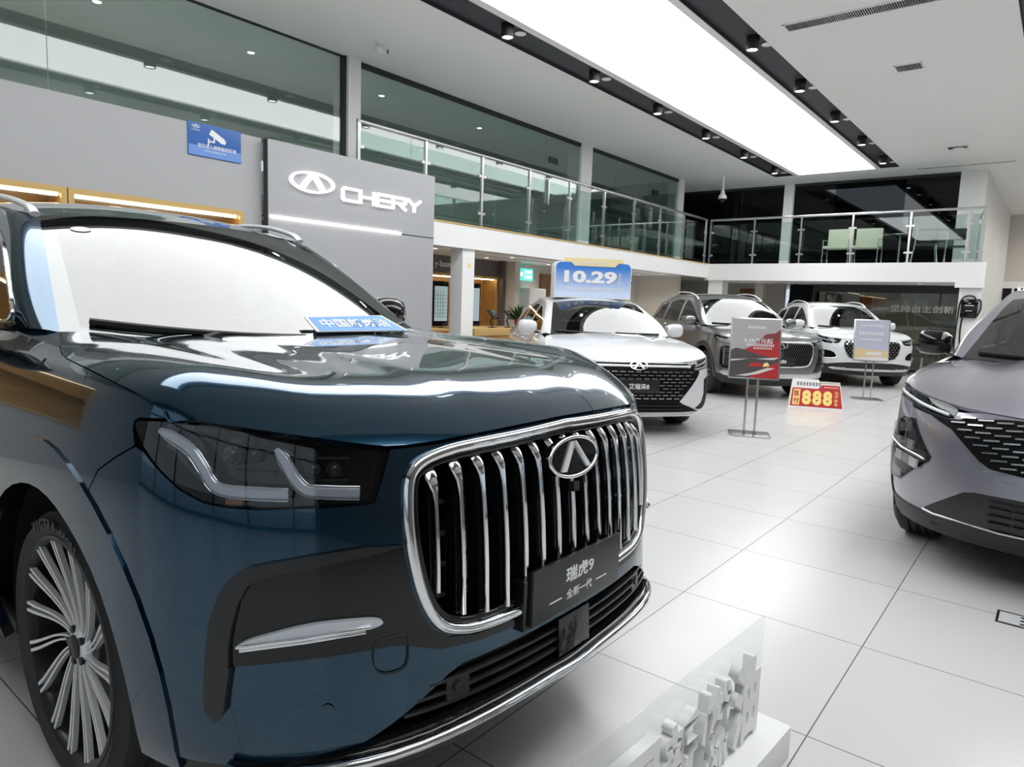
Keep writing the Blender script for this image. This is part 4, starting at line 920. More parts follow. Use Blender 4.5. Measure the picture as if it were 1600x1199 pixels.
# headlamps
hp=[(1.1968,1.1008),(1.0981,1.1082),(.9916,1.1036),(.8953,1.0962),(.7261,1.0782),(.5795,1.0578),(.5969,1.007),(.619,.9512),(.6388,.947),(.7708,.9434),(.8631,.9377),(.9399,.9395),(.9888,.945),(1.0461,.9655),(1.1069,1.0019),(1.1638,1.0421),(1.2014,1.0755),(1.2109,1.0935)]
for sd in (1,-1):
    V,F=fill2d(inset(hp,-.004),[],.04,.04); U=V[:,0]*sd; Pp=h.B.P(U,V[:,1]); Nn=num_normals(h.B.P,U,V[:,1])
    hd=sheet_mesh('headlamp',Pp-Nn*.045,Nn,[list(q) for q in F],.01,M['gblack'],h.t)
    V,F=fill2d(inset(hp,.004),[],.04,.04); U=V[:,0]*sd; Pp=h.B.P(U,V[:,1]); Nn=num_normals(h.B.P,U,V[:,1]); sheet_mesh('lens',Pp+Nn*.002,Nn,[list(q) for q in F],.004,M['lampglass'],hd)
    for L in ([(1.1396,1.0841),(1.0887,1.0703),(1.0429,1.0503),(1.008,1.0165),(.9838,.9856),(.954,.9714),(.8835,.9677),(.8088,.9681)],[(.8407,1.0625),(.82,1.0362),(.7995,1.0043),(.7722,.9795),(.7344,.974),(.6504,.9696)]):
        P=cr(L,4); off=np.full(len(P),-.016); c=h.at([p[0]*sd for p in P],[p[1] for p in P],off)
        Us=np.array([p[0]*sd for p in P]);Zs=np.array([p[1] for p in P]); Nn=num_normals(h.B.P,Us,Zs); b=MB(); V=[]
        for i in range(len(P)):
            tv=c[min(i+1,len(P)-1)]-c[max(i-1,0)]; tv/=np.linalg.norm(tv); bn=np.cross(tv,Nn[i]); wd=.0125*min(1,.35+i/4); V+=[c[i]-bn*wd,c[i]-bn*wd*.6+Nn[i]*.006,c[i]+bn*wd*.6+Nn[i]*.006,c[i]+bn*wd,c[i]-Nn[i]*.02]
        n=len(P); b.add(V,[(5*i+j,5*i+(j+1)%5,5*i+5+(j+1)%5,5*i+5+j) for i in range(n-1) for j in range(5)]+[(4,3,2,1,0),tuple(5*n-5+j for j in range(5))]); b.build('light_guide',M['drl'],hd,ang=25)
        for e in (-1,1):
            b=MB(); b.tube([c[i]+np.cross((c[min(i+1,n-1)]-c[max(i-1,0)])/np.linalg.norm(c[min(i+1,n-1)]-c[max(i-1,0)]),Nn[i])*.0135*e*min(1,.35+i/4)+Nn[i]*.002 for i in range(n)],.002,6); b.build('light_guide_edge',M['chrome'],hd,ang=60)
    for S,Z,r in ((.945,1.044,.021),(.895,1.047,.016),(.76,1.02,.016),(.71,1.02,.016)):
        P,ux,uz,nn=h.frame(S*sd,Z); b=MB(); b.tube([P-nn*.044,P-nn*.022],r,20); b.sphere(tuple(P-nn*.026),r*.82,14,8); b.build('projector',M['satin'],hd,ang=40)
    h_it=[(.90,1.012,.10,.004,.012,0),(.745,.998,.12,.004,.012,0),(.745,1.045,.12,.004,.012,0)]
    P,ux,uz,nn=h.frame(.93*sd,.952); b=MB(); b.add([P+ux*i*.018+uz*k*.010-nn*.03+nn*j for i in (-1,1) for k in (-1,1) for j in (0,.012)],[(0,1,3,2),(4,6,7,5),(0,4,5,1),(2,3,7,6),(0,2,6,4),(1,5,7,3)]); b.build('amber_reflector',M['amber'],hd)
    h.bars('reflector_shelf',[(a*sd,b_,c_,d_,e_,0) for a,b_,c_,d_,e_,f_ in h_it],M['satin'],-.04,parent=hd)
# scuttle below the windscreen
b=[]
for t_ in np.linspace(-1,1,25):
    k=abs(t_)**2.2; b.append([(-.20+(-.33+.20)*k+.02,.75*t_,1.225-.01*k),(-.27+(-.40+.27)*k,.75*t_,1.215),(-.36+(-.44+.36)*k,.75*t_,1.222)])
grid_sheet('scuttle',np.array(b),.01,M['black'],h.t,np.array((.1,0,1.)))
for sg in (-1,1):
    G=[]
    for q in np.linspace(0,1,8):
        a=np.array((-.10-.42*q,.822-.015*q,1.213+.024*q)); c=np.array((-.30-.12*q,.745-.01*q,1.243+.004*q)); G.append([(a+(c-a)*k)*np.array((1,sg,1)) for k in (0,.33,.66,1)])
    grid_sheet('scuttle_corner',np.array(G),.01,pb,h.t,np.array((.1,0,1.)))
# inspection sticker inside the glass
def ws_point(car,t_,v,off):
    e=car.We[0]+(car.We[-1]-car.We[0])*v; c_=car.Wc[0]+(car.Wc[-1]-car.Wc[0])*v; k=abs(t_)**2.2; i=min(len(car.We)-1,max(0,int(round(v*(len(car.We)-1)))))
    z=(car.Wc[i][1]-c_[1]); return np.array((c_[0]+(e[0]-c_[0])*k+off*.55,e[1]*t_,c_[1]+(e[2]-c_[1])*k+z+off*.83))
V=[];n=20
for k in range(n):
    a=2*math.pi*k/n; t_=-.80+.055*math.cos(a); v_=12.45+.38*math.sin(a); i=int(v_); e=h.We[i]+(h.We[i+1]-h.We[i])*(v_-i); c_=h.Wc[i]+(h.Wc[i+1]-h.Wc[i])*(v_-i); q=abs(t_)**2.2
    V.append(np.array((c_[0]+(e[0]-c_[0])*q,e[1]*t_,c_[1]+(e[2]-c_[1])*q)))
b=MB(); b.add([p+np.array((.5,-.1,.86))*d for d in (.001,.003) for p in V],[tuple(range(n)),tuple(range(n,2*n))]+[(k,(k+1)%n,n+(k+1)%n,n+k) for k in range(n)]); b.build('glass_sticker',M['whitel'],h.ws,ang=10)
# blue board standing against the foot of the windscreen
wsn=thing('windscreen_board','small blue slogan board lying at the foot of the blue car windscreen','sign')
TL=Vector((HX,HY,0)); W=lambda p: Vector((HX+p[1],HY-p[0],p[2]))
def quad(name,c4,th,m,parent):
    a=[Vector(p) for p in c4]; n_=(a[1]-a[0]).cross(a[3]-a[0]).normalized(); b=MB(); b.add(a+[p+n_*th for p in a],[(3,2,1,0),(4,5,6,7),(0,1,5,4),(1,2,6,5),(2,3,7,6),(3,0,4,7)]); return b.build(name,m,parent)
bl,br_,tr,tl=[W(p) for p in ((-.142,.06,1.243),(-.142,.53,1.243),(-.252,.47,1.304),(-.232,.065,1.295))]
org=bl.copy(); wsn.location=org; L=[p-org for p in (bl,br_,tr,tl)]
quad('board',L,.004,M['card'],wsn); cen=sum(L,Vector())/4; L2=[cen+(p-cen)*.93 for p in L]; nq=(L[1]-L[0]).cross(L[3]-L[0]).normalized(); quad('print',[p+nq*.004 for p in L2],.001,mat('bright_blue_sign_print',(.05,.30,.76),.35),wsn)
uxv=(L[1]-L[0]).normalized(); uzv=(L[3]-L[0]); uzv=(uzv-uxv*uzv.dot(uxv)).normalized(); text('lettering','中国新燃油',M['whitel'],wsn,tuple(cen+nq*.0045),tuple(uxv),tuple(uzv),height=.062,width=.34,depth=.002,bold=.02)

# ------------------------------------------------------------------ the other cars
def car_cfg(fo=.93,ro=.93,WB=2.71,hw=.925,zs=.30,zh=.95,zc=1.03,zb=1.12,R=.37,cowl=-.42,cowl_z=1.12,top_x=-1.0,top_z=1.58,roof_z=1.70,tail_x=-3.05,tail_z=1.52,yr=.585,cow_y=.70,corner=.48,round_=1.0,arch=None,win_drop=.06,rear_x=-3.45,hatch=True,boxy=True):
    ar=arch or R+.085
    c={}
    c['plan']=[(fo,0),(fo-.008,.2),(fo-.035,.42),(fo-.09,.58),(fo-.17,.70),(fo-.28,.79),(fo-.42,.86),(fo-.60,hw-.03),(fo-.85,hw-.008),(fo-1.15,hw),(-.9,hw),(-1.8,hw-.004),(-WB,hw-.01),(-WB-ro+.42,.87),(-WB-ro+.18,.78),(-WB-ro+.06,.6),(-WB-ro+.01,.3),(-WB-ro,0)]
    if boxy: c['plan'][2:8]=[(fo-.03,.42),(fo-.07,.60),(fo-.13,.73),(fo-.235,.835),(fo-.39,.90),(fo-.60,hw-.008)]
    c['of']=[(.12,-.2),(zs-.08,-.10),(zs,-.03),(zs+.10,0),(zh-.25,.0),(zh-.12,-.012),(zh-.03,-.04),(zh+.02,-.07),(zh+.10,-.14),(zh+.3,-.3)]
    c['os']=[(.12,-.14),(zs-.08,-.06),(zs,-.03),(zs+.15,0),(zb-.35,.0),(zb-.16,-.012),(zb-.07,-.045),(zb,-.115),(zb+.15,-.2)]
    c['or']=[(.12,-.2),(zs,-.05),(zs+.2,0),(zb-.3,0),(zb-.05,-.06),(zb,-.09),(zb+.15,-.2)]
    c.update(zsill=zs,zbelt=zb,WB=WB,hw=hw,arch_x=0.0,arch_z=R,arch_r=ar,seam_ang=1.0,seams=(-.60,-1.55,-2.45 if hatch else -2.4),foot_x=-.45,handles=(-1.38,-2.28),rear_seam=-WB-ro+.42,R=R,rim_r=R*.74,tyre_w=.23,wheel_y=hw-.045,axle_x=0.0,hub_z=R)
    yb=hw-.118
    b=Body(c['plan'],c['of'],c['os'],c['or']); sx=lambda x: float(b.s_at_x(x)); sc=sx(fo-corner); sc_in=.60
    c['s_c']=sc
    def zf(s): k=min(1,max(0,s/sc)); return zh+(zc-zh)*k**2.0
    c['hood_front']=[(s_,zf(s_)) for s_ in np.linspace(0,sc-.005,9)]
    side=[(cowl+.02,cow_y+.03,cowl_z),(cowl+.16,yb-.015,cowl_z-.012)]
    xs_=np.linspace(cowl+.30,fo-corner,6); zz=lambda x: zc+.008+(cowl_z-.03-zc)*((fo-corner-x)/(fo-corner-cowl-.30))**.8
    ss=[]
    for x in xs_:
        p=b.P(np.array([sx(x)]),np.array([zz(x)]))[0]; side.append((p[0],-p[1],p[2])); ss.append((sx(x),zz(x)))
    c['hood_side']=side; c['hood_cowl']=(cowl+.13,cowl_z)
    c['hood_z']=[(cowl-.2,cowl_z+.035),(cowl+.1,cowl_z+.03),(cowl+.5,cowl_z+.005-(.0 if hatch else .01)),(fo-.45,(zh+cowl_z)/2+.045),(fo-.15,zh+.055),(fo,zh+.035)]
    c['hood_crown']=.035; c['hood_w']=(.20,.14); c['hood_rib']=.010; c['rib_y']=(.34,.46); c['rib_k']=-.05
    c['wing_ss']=ss[::-1]+[(sx(cowl+.16),cowl_z-.014)]
    c['cab_x']=[-WB-ro+.2,-WB-.1,-1.5,-.3]; c['cab_yb']=[yb-.07,yb-.01,yb,yb]; c['zroof']=roof_z-.055; c['tumble']=yb-yr-.04
    c['ws_low']=(cowl-.02,cow_y+.02,cowl_z+.01); c['ws_top']=(top_x,yr,top_z); c['ws_low_c']=(cowl+.12,cowl_z); c['ws_top_c']=(top_x+.13,top_z+.04); c['ws_bulge']=.02
    xm=(top_x+tail_x)/2
    c['roof_edge']=[(top_x,top_z),(top_x-.35,roof_z-.055),(xm,roof_z-.035),(tail_x+.45,(roof_z*2+tail_z)/3-.05),(tail_x,tail_z)]
    c['roof_c']=[(top_x+.13,top_z+.04),(top_x-.3,roof_z-.012),(xm,roof_z),(tail_x+.4,(roof_z*2+tail_z)/3-.005),(tail_x-.05,tail_z+.04)]
    c['roof_x']=[tail_x,xm,top_x]; c['roof_y']=[yr-.045,yr+.02,yr]
    ct=[(cowl-.12,zb),(cowl-.34,zb+(top_z-zb)*.45),(top_x-.08,top_z-.035),(top_x-.32,roof_z-.085),(xm,roof_z-.065),(tail_x+.45,(roof_z*2+tail_z)/3-.085),(tail_x,tail_z-.04)]
    c['cab_top']=ct; c['cab_base']=[(rear_x,zb)]
    tp=np.array(cr(ct,8)); zt=lambda x: float(np.interp(-x,-tp[:,0],tp[:,1]))
    w=win_drop
    f=lambda x: (x,zt(x)-w)
    fr=[(cowl-.22,zb+.04),(cowl-.30,zb+.12)]+[f(x) for x in np.linspace(top_x+.12,-1.50,5)]+[(-1.53,zb+.30),(-1.53,zb+.035),(-1.0,zb+.035)]
    d3=c['seams'][2]; re=[(-1.61,zb+.035),(-1.61,zb+.30)]+[f(x) for x in np.linspace(-1.60,d3+.10,4)]+[(d3+.06,zb+.2),(d3+.02,zb+.04)]
    qx=rear_x+.28 if hatch else rear_x+.55
    q=[(d3-.06,zb+.045),(d3-.02,zb+.2)]+[f(x) for x in np.linspace(d3,max(tail_x+.16,qx+.1),3)]+[(qx,zb+.07)]
    c['windows']=[fr,re,q]; c['round_win']=False
    c['rear_low']=(-WB-ro+.16,yb-.14,zb); c['rear_low_c']=(-WB-ro+.06,zb+.005)
    c['rails']=[(top_x-.06,top_z+.02,-.005),(top_x-.18,top_z+.035,.04),(top_x-.45,roof_z-.045,.045),(xm,roof_z-.035,.05),(tail_x+.5,(roof_z*2+tail_z)/3-.05,.05),(tail_x+.2,tail_z+.05,.04),(tail_x+.12,tail_z+.03,-.005)]
    return c
M['shadealloy']=mat('shaded_alloy',(.22,.22,.23),.35,.5)  # alloy darkened to carry the shade over the other cars' wheels
def five_spokes(n=5,twin=True):
    def f(t,rr):
        o=[]; b=MB(); b.lathe([(0,.02),(.03,.02),(.06,.028),(.07,.06),(0,.07)],28,'y'); o.append(b.build('hub',M['shadealloy'],t,ang=40))
        for k in range(n):
            b=MB()
            for e in ((-1,1) if twin else (0,)):
                a0=2*math.pi*k/n
                L=[]
                for q in np.linspace(0,1,5):
                    r=.05+(rr-.06)*q; a=a0+e*(.10+.16*q); c=Vector((r*math.cos(a),.026-.022*q,r*math.sin(a))); tv=Vector((-math.sin(a),0,math.cos(a)))*(.014+.008*q*(0 if twin else 2)); L.append((c-tv,c+tv,c+tv+Vector((0,.035,0)),c-tv+Vector((0,.035,0))))
                v=[p for s_ in L for p in s_]; m=len(L); b.add(v,[(4*i+j,4*i+(j+1)%4,4*i+4+(j+1)%4,4*i+4+j) for i in range(m-1) for j in range(4)]+[(0,3,2,1),(4*m-4,4*m-3,4*m-2,4*m-1)])
            o.append(b.build('spoke',M['shadealloy'],t,ang=30))
        return o
    return f
def std_car(name,label,loc,yaw,cfg,pm,hl,bump_bot,extra_holes=(),spokes=None,rails=None,mir=None,arch=None,scale=1.0,group=None):
    """hl: lower edge of the headlamp from the wing end to the inner top, in (s,z)"""
    cfg['rim_bright']=False; c=Car(name,label,'car',loc,math.radians(yaw),cfg,group); c.t.scale=(scale,)*3
    c.hood(pm); c.cell(pm); c.rear(pm)
    seam=hl[0]
    cfg['wing_top']=[seam]+[(cfg['s_c']+.09,cfg['hood_front'][-1][1]-.004),(cfg['s_c'],cfg['hood_front'][-1][1]+.001)]+cfg['wing_ss']
    c.sides(pm); c.under(); c.cabin(); c.wipers()
    if arch: c.arches(M['satin'],cfg['arch_r']+arch,.008)
    zs=cfg['zsill']
    bp=bump_bot+c.arch_front+hl+[p for p in reversed([(a,b-.004) for a,b in cfg['hood_front']]) if p[0]<hl[-1][0]-.01]
    bp=bp+half(bp)[1:-1]; c.skin('front_bumper',bp,pm,0,.03,d=.06,gap=.002)
    hf=[p for p in cfg['hood_front'] if p[0]>hl[-1][0]]
    top=[(hl[-1][0],float(np.interp(hl[-1][0],[p[0] for p in cfg['hood_front']],[p[1] for p in cfg['hood_front']]))-.004)]+[(a,b-.004) for a,b in hf]+[(cfg['s_c']+.09,cfg['hood_front'][-1][1]-.006)]
    c.hl_poly=top+hl
    for sd in (1,-1):
        V,F=fill2d(dedupe(inset(dedupe(c.hl_poly),-.003)),[],.06,.06); U=V[:,0]*sd; P=c.B.P(U,V[:,1]); N=num_normals(c.B.P,U,V[:,1]); hd=sheet_mesh('headlamp',P-N*.03,N,[list(q) for q in F],.006,M['gblack'],c.t)
        V,F=fill2d(inset(dedupe(c.hl_poly),.003),[],.06,.06); U=V[:,0]*sd; P=c.B.P(U,V[:,1]); N=num_normals(c.B.P,U,V[:,1]); sheet_mesh('lens',P+N*.001,N,[list(q) for q in F],.003,M['lampglass'],hd)
        c.hd=getattr(c,'hd',[])+[hd]
    if rails: c.rails(rails)
    c.mirror(cfg['ws_low'][0]-.30,cfg['zbelt']+.03,mir or pm)
    c.wheels(spokes or five_spokes())
    return c
def lamp_bits(c,drl,proj):
    for sd,hd in zip((1,-1),c.hd):
        for L in drl:
            p=c.at([q[0]*sd for q in cr(L,3)],[q[1] for q in cr(L,3)],-.012); MB().tube(p,.010,6).build('light_guide',M['led_dim'],hd,ang=60)
        for S,Z,r in proj:
            P,ux,uz,n=c.frame(S*sd,Z); MB().tube([P-n*.03,P-n*.012],r,14).build('projector',M['satchrome'],hd)
def oval_emblem(c,z,W,H,off,m):
    P,ux,uz,n=c.frame(0,z); return emblem('front_emblem',c.t,tuple(P+n*off),tuple(ux),tuple(uz),W,H,m,.018,.13)
def plate(c,z,w_,h_,txt,off=.03,th=.045):
    P,ux,uz,n=c.frame(0,z); x=float(P[0]+off)
    MB().box(x-.03,x,-w_/2,w_/2,z-h_/2,z+h_/2).build('number_plate',M['satin'],c.t,bevel=.003)
    text('plate_lettering',txt,M['whitel'],c.t,(x,0,z),(0,1,0),(0,0,1),height=th,depth=.0012,bold=.015)
M['led_dim']=mat('lamp_light_guide',(.75,.77,.8),.25,.2)
# ---- white saloon
wp=paint('pearl_white_paint',(.70,.71,.725),.0,.35)
cf=car_cfg(fo=.95,ro=1.0,WB=2.79,hw=.925,zs=.27,zh=.775,zc=.86,zb=.985,R=.345,cowl=-.34,cowl_z=.985,top_x=-1.12,top_z=1.375,roof_z=1.47,tail_x=-2.75,tail_z=1.33,yr=.555,cow_y=.69,corner=.50,hatch=False,rear_x=-3.4)
cf['hood_rib']=.012
sd_=std_car('saloon','white saloon with a dark grille and a blue price board on its roof',(7.161,4.142,0),-134.3,cf,wp,
  [(1.22,.815),(1.10,.745),(.90,.715),(.66,.700),(.60,.705),(.585,.745),(.57,.775)],[(0,.215),(.5,.215),(.75,.22),(.95,.235),(1.10,.25)],mir=wp,scale=1.02)
lamp_bits(sd_,[[(1.16,.835),(.95,.79),(.70,.745)],[(1.10,.775),(.9,.735),(.68,.715)]],[(1.02,.775,.018),(.92,.755,.018),(.82,.745,.016)])
g=[(0,.770),(.57,.770),(.585,.745),(.61,.704),(.74,.697),(.70,.64),(.47,.375),(.52,.345),(.72,.275),(.78,.262),(0,.255)]
sd_.skin('grille',g,M['gridblack'],.004,.015,both=True,d=.06)
it=[]
for r in range(9):
    z=.68-.034*r; lim=.70-(.69-z)*.80
    for k in range(-9,10):
        s_=k*.085+(.042 if r%2 else 0)
        if abs(s_)<lim-.03 and not (abs(s_)<.24 and z<.60 and z>.47): it.append((s_,z,.060,.010,.012,.0))
sd_.bars('grille_studs',it,M['satchrome'],.006)
sd_.bars('lower_grille_bars',[(s_,z,.06,.006,.012,0) for z in (.30,.335) for s_ in np.arange(-.48,.5,.06)],M['satin'],.006)
sd_.line('grille_bar',[(-.60,.735),(-.3,.738),(0,.738),(.3,.738),(.60,.735)],.014,M['chrome'],.010)
oval_emblem(sd_,.738,.20,.105,.018,M['chrome']); plate(sd_,.535,.44,.14,'艾瑞泽8',.03,.06)
sd_.skin('air_vent',[(.82,.60),(.90,.63),(.97,.52),(.96,.34),(.88,.295),(.78,.28),(.70,.295),(.78,.35),(.82,.45)],M['gridblack'],.004,.012,both=True,d=.06)
sd_.line('lower_lip',[(-.95,.235),(-.7,.225),(0,.222),(.7,.225),(.95,.235)],.014,wp,.012)
# ---- grey suv
gp=paint('graphite_grey_paint',(.20,.205,.215),.75,.3,.35)
cf=car_cfg(fo=.93,ro=.93,WB=2.71,hw=.93,zs=.34,zh=.955,zc=1.015,zb=1.13,R=.365,cowl=-.32,cowl_z=1.13,top_x=-1.06,top_z=1.575,roof_z=1.71,tail_x=-3.05,tail_z=1.55,yr=.585)
cf['win_trim']=M['satchrome']
gy=std_car('suv','graphite grey SUV parked behind the red poster stand',(11.522,4.003,0),-134.8,cf,gp,
  [(1.19,.96),(1.10,.915),(.95,.895),(.75,.885),(.62,.89),(.59,.915),(.575,.955)],[(0,.30),(.5,.30),(.8,.31),(1.0,.33),(1.09,.335)],rails=M['silver'],arch=.07,scale=.975)
lamp_bits(gy,[[(1.14,.965),(.9,.94),(.68,.925)],[(1.10,.93),(.9,.91),(.7,.90)]],[(1.0,.945,.018),(.88,.93,.018)])
g=[(0,.935),(.46,.932),(.54,.915),(.575,.87),(.565,.72),(.52,.60),(.44,.545),(.28,.53),(0,.528)]
gg=cr(g,3); gfull=gg+half(gg)[1:-1]
gy.skin('grille',gfull,M['gridblack'],.004,.01,d=.05); gy.line('grille_frame',inset(dedupe(gfull),.012),.013,M['satchrome'],.014,closed=True)
it=[]
for r in range(11):
    z=.905-.034*r
    for k in range(-15,16):
        s_=k*.036+(.018 if r%2 else 0)
        if abs(s_)<.525-max(0,.62-z)*.9 and not(abs(s_)<.23 and z<.70 and z>.56): it.append((s_,z,.008,.024,.012,0))
gy.bars('grille_studs',it,M['chrome'],.006); oval_emblem(gy,.875,.21,.11,.012,M['chrome']); plate(gy,.63,.44,.13,'瑞虎8',.03,.06)
gy.skin('lamp_housing',[(.70,.83),(.92,.845),(.985,.82),(.985,.56),(.92,.50),(.70,.47),(.60,.46),(.64,.54),(.68,.62),(.70,.72)],M['gblack'],.004,.012,both=True,d=.06)
gy.bars('lamp_module',[(.84,z,.12,.075,.012,0) for z in (.78,.68,.585)],M['lampglass'],.008,both=True); gy.bars('lamp_edge',[(.90,.68,.012,.27,.010,0)],M['satchrome'],.010,both=True)
gy.skin('skid_trim',[(0,.43),(.45,.43),(.70,.45),(.92,.47),(.98,.43),(.90,.38),(.6,.36),(0,.36)]+[],M['satchrome'],.012,.012,both=True,d=.08)
gy.skin('lower_trim',[(0,.362),(.6,.362),(.92,.38),(1.07,.40),(1.10,.33),(1.0,.25),(0,.22)],M['black'],.004,.012,both=True,d=.08)
# ---- white suv
cf=car_cfg(fo=.93,ro=.93,WB=2.71,hw=.93,zs=.36,zh=.945,zc=1.01,zb=1.12,R=.36,cowl=-.32,cowl_z=1.12,top_x=-1.08,top_z=1.565,roof_z=1.69,tail_x=-3.05,tail_z=1.53,yr=.585)
ws_=std_car('suv','white SUV with a diamond grille at the far end near the glazed office',(14.988,3.228,0),-146.6,cf,wp,
  [(1.17,.955),(1.08,.90),(.95,.87),(.78,.855),(.66,.86),(.61,.885),(.585,.945)],[(0,.33),(.5,.33),(.8,.34),(1.0,.35),(1.08,.355)],rails=M['silver'],arch=.075,scale=.96)
lamp_bits(ws_,[[(1.12,.955),(.9,.92),(.68,.90)]],[(1.0,.925,.022),(.86,.905,.022)])
g=[(0,.925),(.42,.922),(.50,.90),(.53,.84),(.50,.72),(.44,.62),(.34,.57),(0,.56)]
gg=cr(g,3); gfull=gg+half(gg)[1:-1]; ws_.skin('grille',gfull,M['gridblack'],.004,.01,d=.05)
it=[]
for r in range(8):
    z=.895-.042*r
    for k in range(-8,9):
        s_=k*.064+(.032 if r%2 else 0)
        if abs(s_)<.49-max(0,.68-z)*.8 and abs(s_)+abs(z-.875)*1.6>.14: it.append((s_,z,.026,.026,.014,math.pi/4))
ws_.bars('grille_studs',it,M['chrome'],.006); ws_.line('grille_frame',inset(dedupe(gfull),.008),.009,M['satin'],.010,closed=True); oval_emblem(ws_,.875,.19,.10,.012,M['chrome']); plate(ws_,.60,.44,.13,'瑞虎8',.03,.06)
ws_.skin('fog_lamp_recess',cr([(.70,.68),(.84,.72),(.98,.71),(1.0,.62),(.96,.58),(.80,.57),(.66,.58)],2,True),M['gblack'],.004,.012,both=True,d=.06); ws_.bars('fog_lamp',[(.86,.65,.17,.045,.014,.1)],M['lampglass'],.006,both=True)
ws_.line('fog_chrome',[(.64,.585),(.72,.565),(.9,.562),(.99,.60)],.009,M['chrome'],.012,both=True)
ws_.skin('lower_trim',[(0,.50),(.40,.50),(.62,.48),(.82,.45),(1.0,.46),(1.08,.44),(1.09,.36),(1.0,.26),(0,.24)],M['black'],.005,.012,both=True,d=.08)
ws_.skin('skid_trim',[(0,.385),(.45,.385),(.72,.40),(.80,.38),(.7,.35),(0,.335)],M['satchrome'],.012,.012,both=True,d=.08)
# ---- grey purple crossover in the right foreground
vp=paint('grey_violet_paint',(.31,.305,.35),.65,.3,.35)
cf=car_cfg(fo=.90,ro=.87,WB=2.63,hw=.915,zs=.30,zh=.865,zc=.965,zb=1.075,R=.36,cowl=-.42,cowl_z=1.065,top_x=-1.12,top_z=1.47,roof_z=1.59,tail_x=-2.75,tail_z=1.42,yr=.56,cow_y=.70,corner=.50,rear_x=-3.15,boxy=False)
cf['hood_rib']=.012; cf['hood_dish']=.016; cf['dish_y']=.52
om=std_car('crossover','grey violet crossover with a dashed grille and cluster headlamps, beside the floor socket',(5.01,-.21,0),176.8,cf,vp,
  [(1.20,.935),(1.12,.905),(.95,.875),(.75,.845),(.60,.825),(.57,.830),(.56,.862)],[(0,.275),(.5,.275),(.8,.285),(1.0,.30),(1.08,.31)],mir=M['gblack'],arch=.055,scale=1.04)
for sd,hd in zip((1,-1),om.hd):
    p=om.at([q*sd for q in np.linspace(.60,1.15,10)],list(np.interp(np.linspace(.60,1.15,10),[.6,.8,1.0,1.15],[.842,.872,.905,.932])),-.004); MB().tube(p,.009,6).build('light_guide',M['led_dim'],hd,ang=60)
g=[(0,.862),(.30,.857),(.48,.842),(.54,.826),(.60,.822),(.75,.842),(.88,.862),(.86,.845),(.70,.825),(.56,.775),(.47,.70),(.41,.645),(.36,.615),(.2,.60),(0,.595)]
om.skin('grille',g,M['gridblack'],.003,.012,both=True,d=.05)
it=[]
for r in range(9):
    z=.83-.029*r
    for k in range(-12,13):
        s_=k*.082+(.041 if r%2 else 0); lim=.36+max(0,z-.62)*1.0
        if abs(s_)<lim and z>.60 and z<.835: it.append((s_,z+.02*abs(s_),.066,.008,.010,.10*(1 if s_>0 else -1)))
om.bars('grille_studs',it,M['satchrome'],.004); oval_emblem(om,.80,.18,.09,.012,M['chrome']); plate(om,.66,.44,.13,'欧萌达',.03,.06)
hlp=[(1.0,.745),(.92,.785),(.80,.79),(.72,.70),(.64,.615),(.65,.59),(.86,.445),(.97,.44),(1.02,.60)]
om.skin('lamp_housing',hlp,M['gblack'],.003,.012,both=True,d=.05)
om.bars('lamp_module',[(.86,.735,.12,.05,.012,.15),(.83,.655,.17,.05,.014,0),(.80,.575,.20,.05,.014,-.1),(.90,.49,.10,.045,.012,-.1)],M['satchrome'],.004,both=True)
om.skin('lamp_lens',inset(hlp,.008),M['lampglass'],.020,.003,both=True,d=.06); om.line('lamp_edge',[(.99,.65),(.85,.625),(.70,.61),(.66,.60)],.006,M['chrome'],.022,both=True)
om.skin('lower_intake',[(0,.495),(.2,.49),(.41,.488),(.46,.478),(.66,.345),(.60,.335),(.3,.32),(0,.315)],M['satin'],.004,.014,both=True,d=.06)
om.bars('intake_slat',[(s_,z,.09,.010,.014,0) for z in (.36,.395,.43,.46) for s_ in np.arange(-.30,.31,.1)],M['black'],.006)
om.line('lower_lip',[(-.66,.342),(-.6,.333),(-.3,.319),(0,.315),(.3,.319),(.6,.333),(.66,.342)],.006,M['chrome'],.012)
om.skin('lower_trim',[(0,.315),(.6,.32),(.95,.335),(1.10,.36),(1.12,.30),(1.0,.22),(0,.20)],M['black'],.006,.014,both=True,d=.07)
om.skin('tow_eye_cover',cr([(.26,.56),(.34,.56),(.34,.51),(.26,.51)],2,True),vp,.003,.002,d=.05)

# ------------------------------------------------------------------ ceiling fittings
def downlight(x,y,lab,grp):
    t=thing('downlight',lab,'downlight',(x,y,ZC+.05),0,grp)
    b=MB(); b.lathe([(.0,-.001),(.082,-.001),(.082,-.168),(.072,-.168),(.066,-.145),(.0,-.145)],24); b.build('housing',M['black'],t)
    MB().cyl((0,0,-.158),.064,.012,24).build('lens',M['lens'],t)
    l=bpy.data.lights.new('downlight_beam','SPOT'); l.energy=SPOT_W; l.spot_size=math.radians(95); l.spot_blend=.6; l.shadow_soft_size=.04; l.color=(1,.98,.95)
    lo=bpy.data.objects.new('beam',l); COL.objects.link(lo); lo.parent=t; lo.location=(0,0,-.18)
    return t
def speaker(x,y,lab,grp):
    o=MB().lathe([(0,0),(.07,0),(.075,.006),(.065,.016),(0,.018)],24).build('ceiling_disc',M['whitel']); o.location=(x,y,ZC+.031); tag(o,lab,'ceiling disc',grp)
ORD=['last','second to last','third to last','fourth to last','fifth to last','sixth to last','seventh to last','eighth to last']
for k in range(-1,6):
    o_=ORD[5-k]; downlight(6.93+2.03*k,5.775,'black spotlight in the gallery side trough, %s towards the far end'%o_,'spotlights in the gallery side trough'); speaker(7.24+2.125*k,5.82,'small white disc in the gallery side trough, %s towards the far end'%o_,'white discs in the gallery side trough')
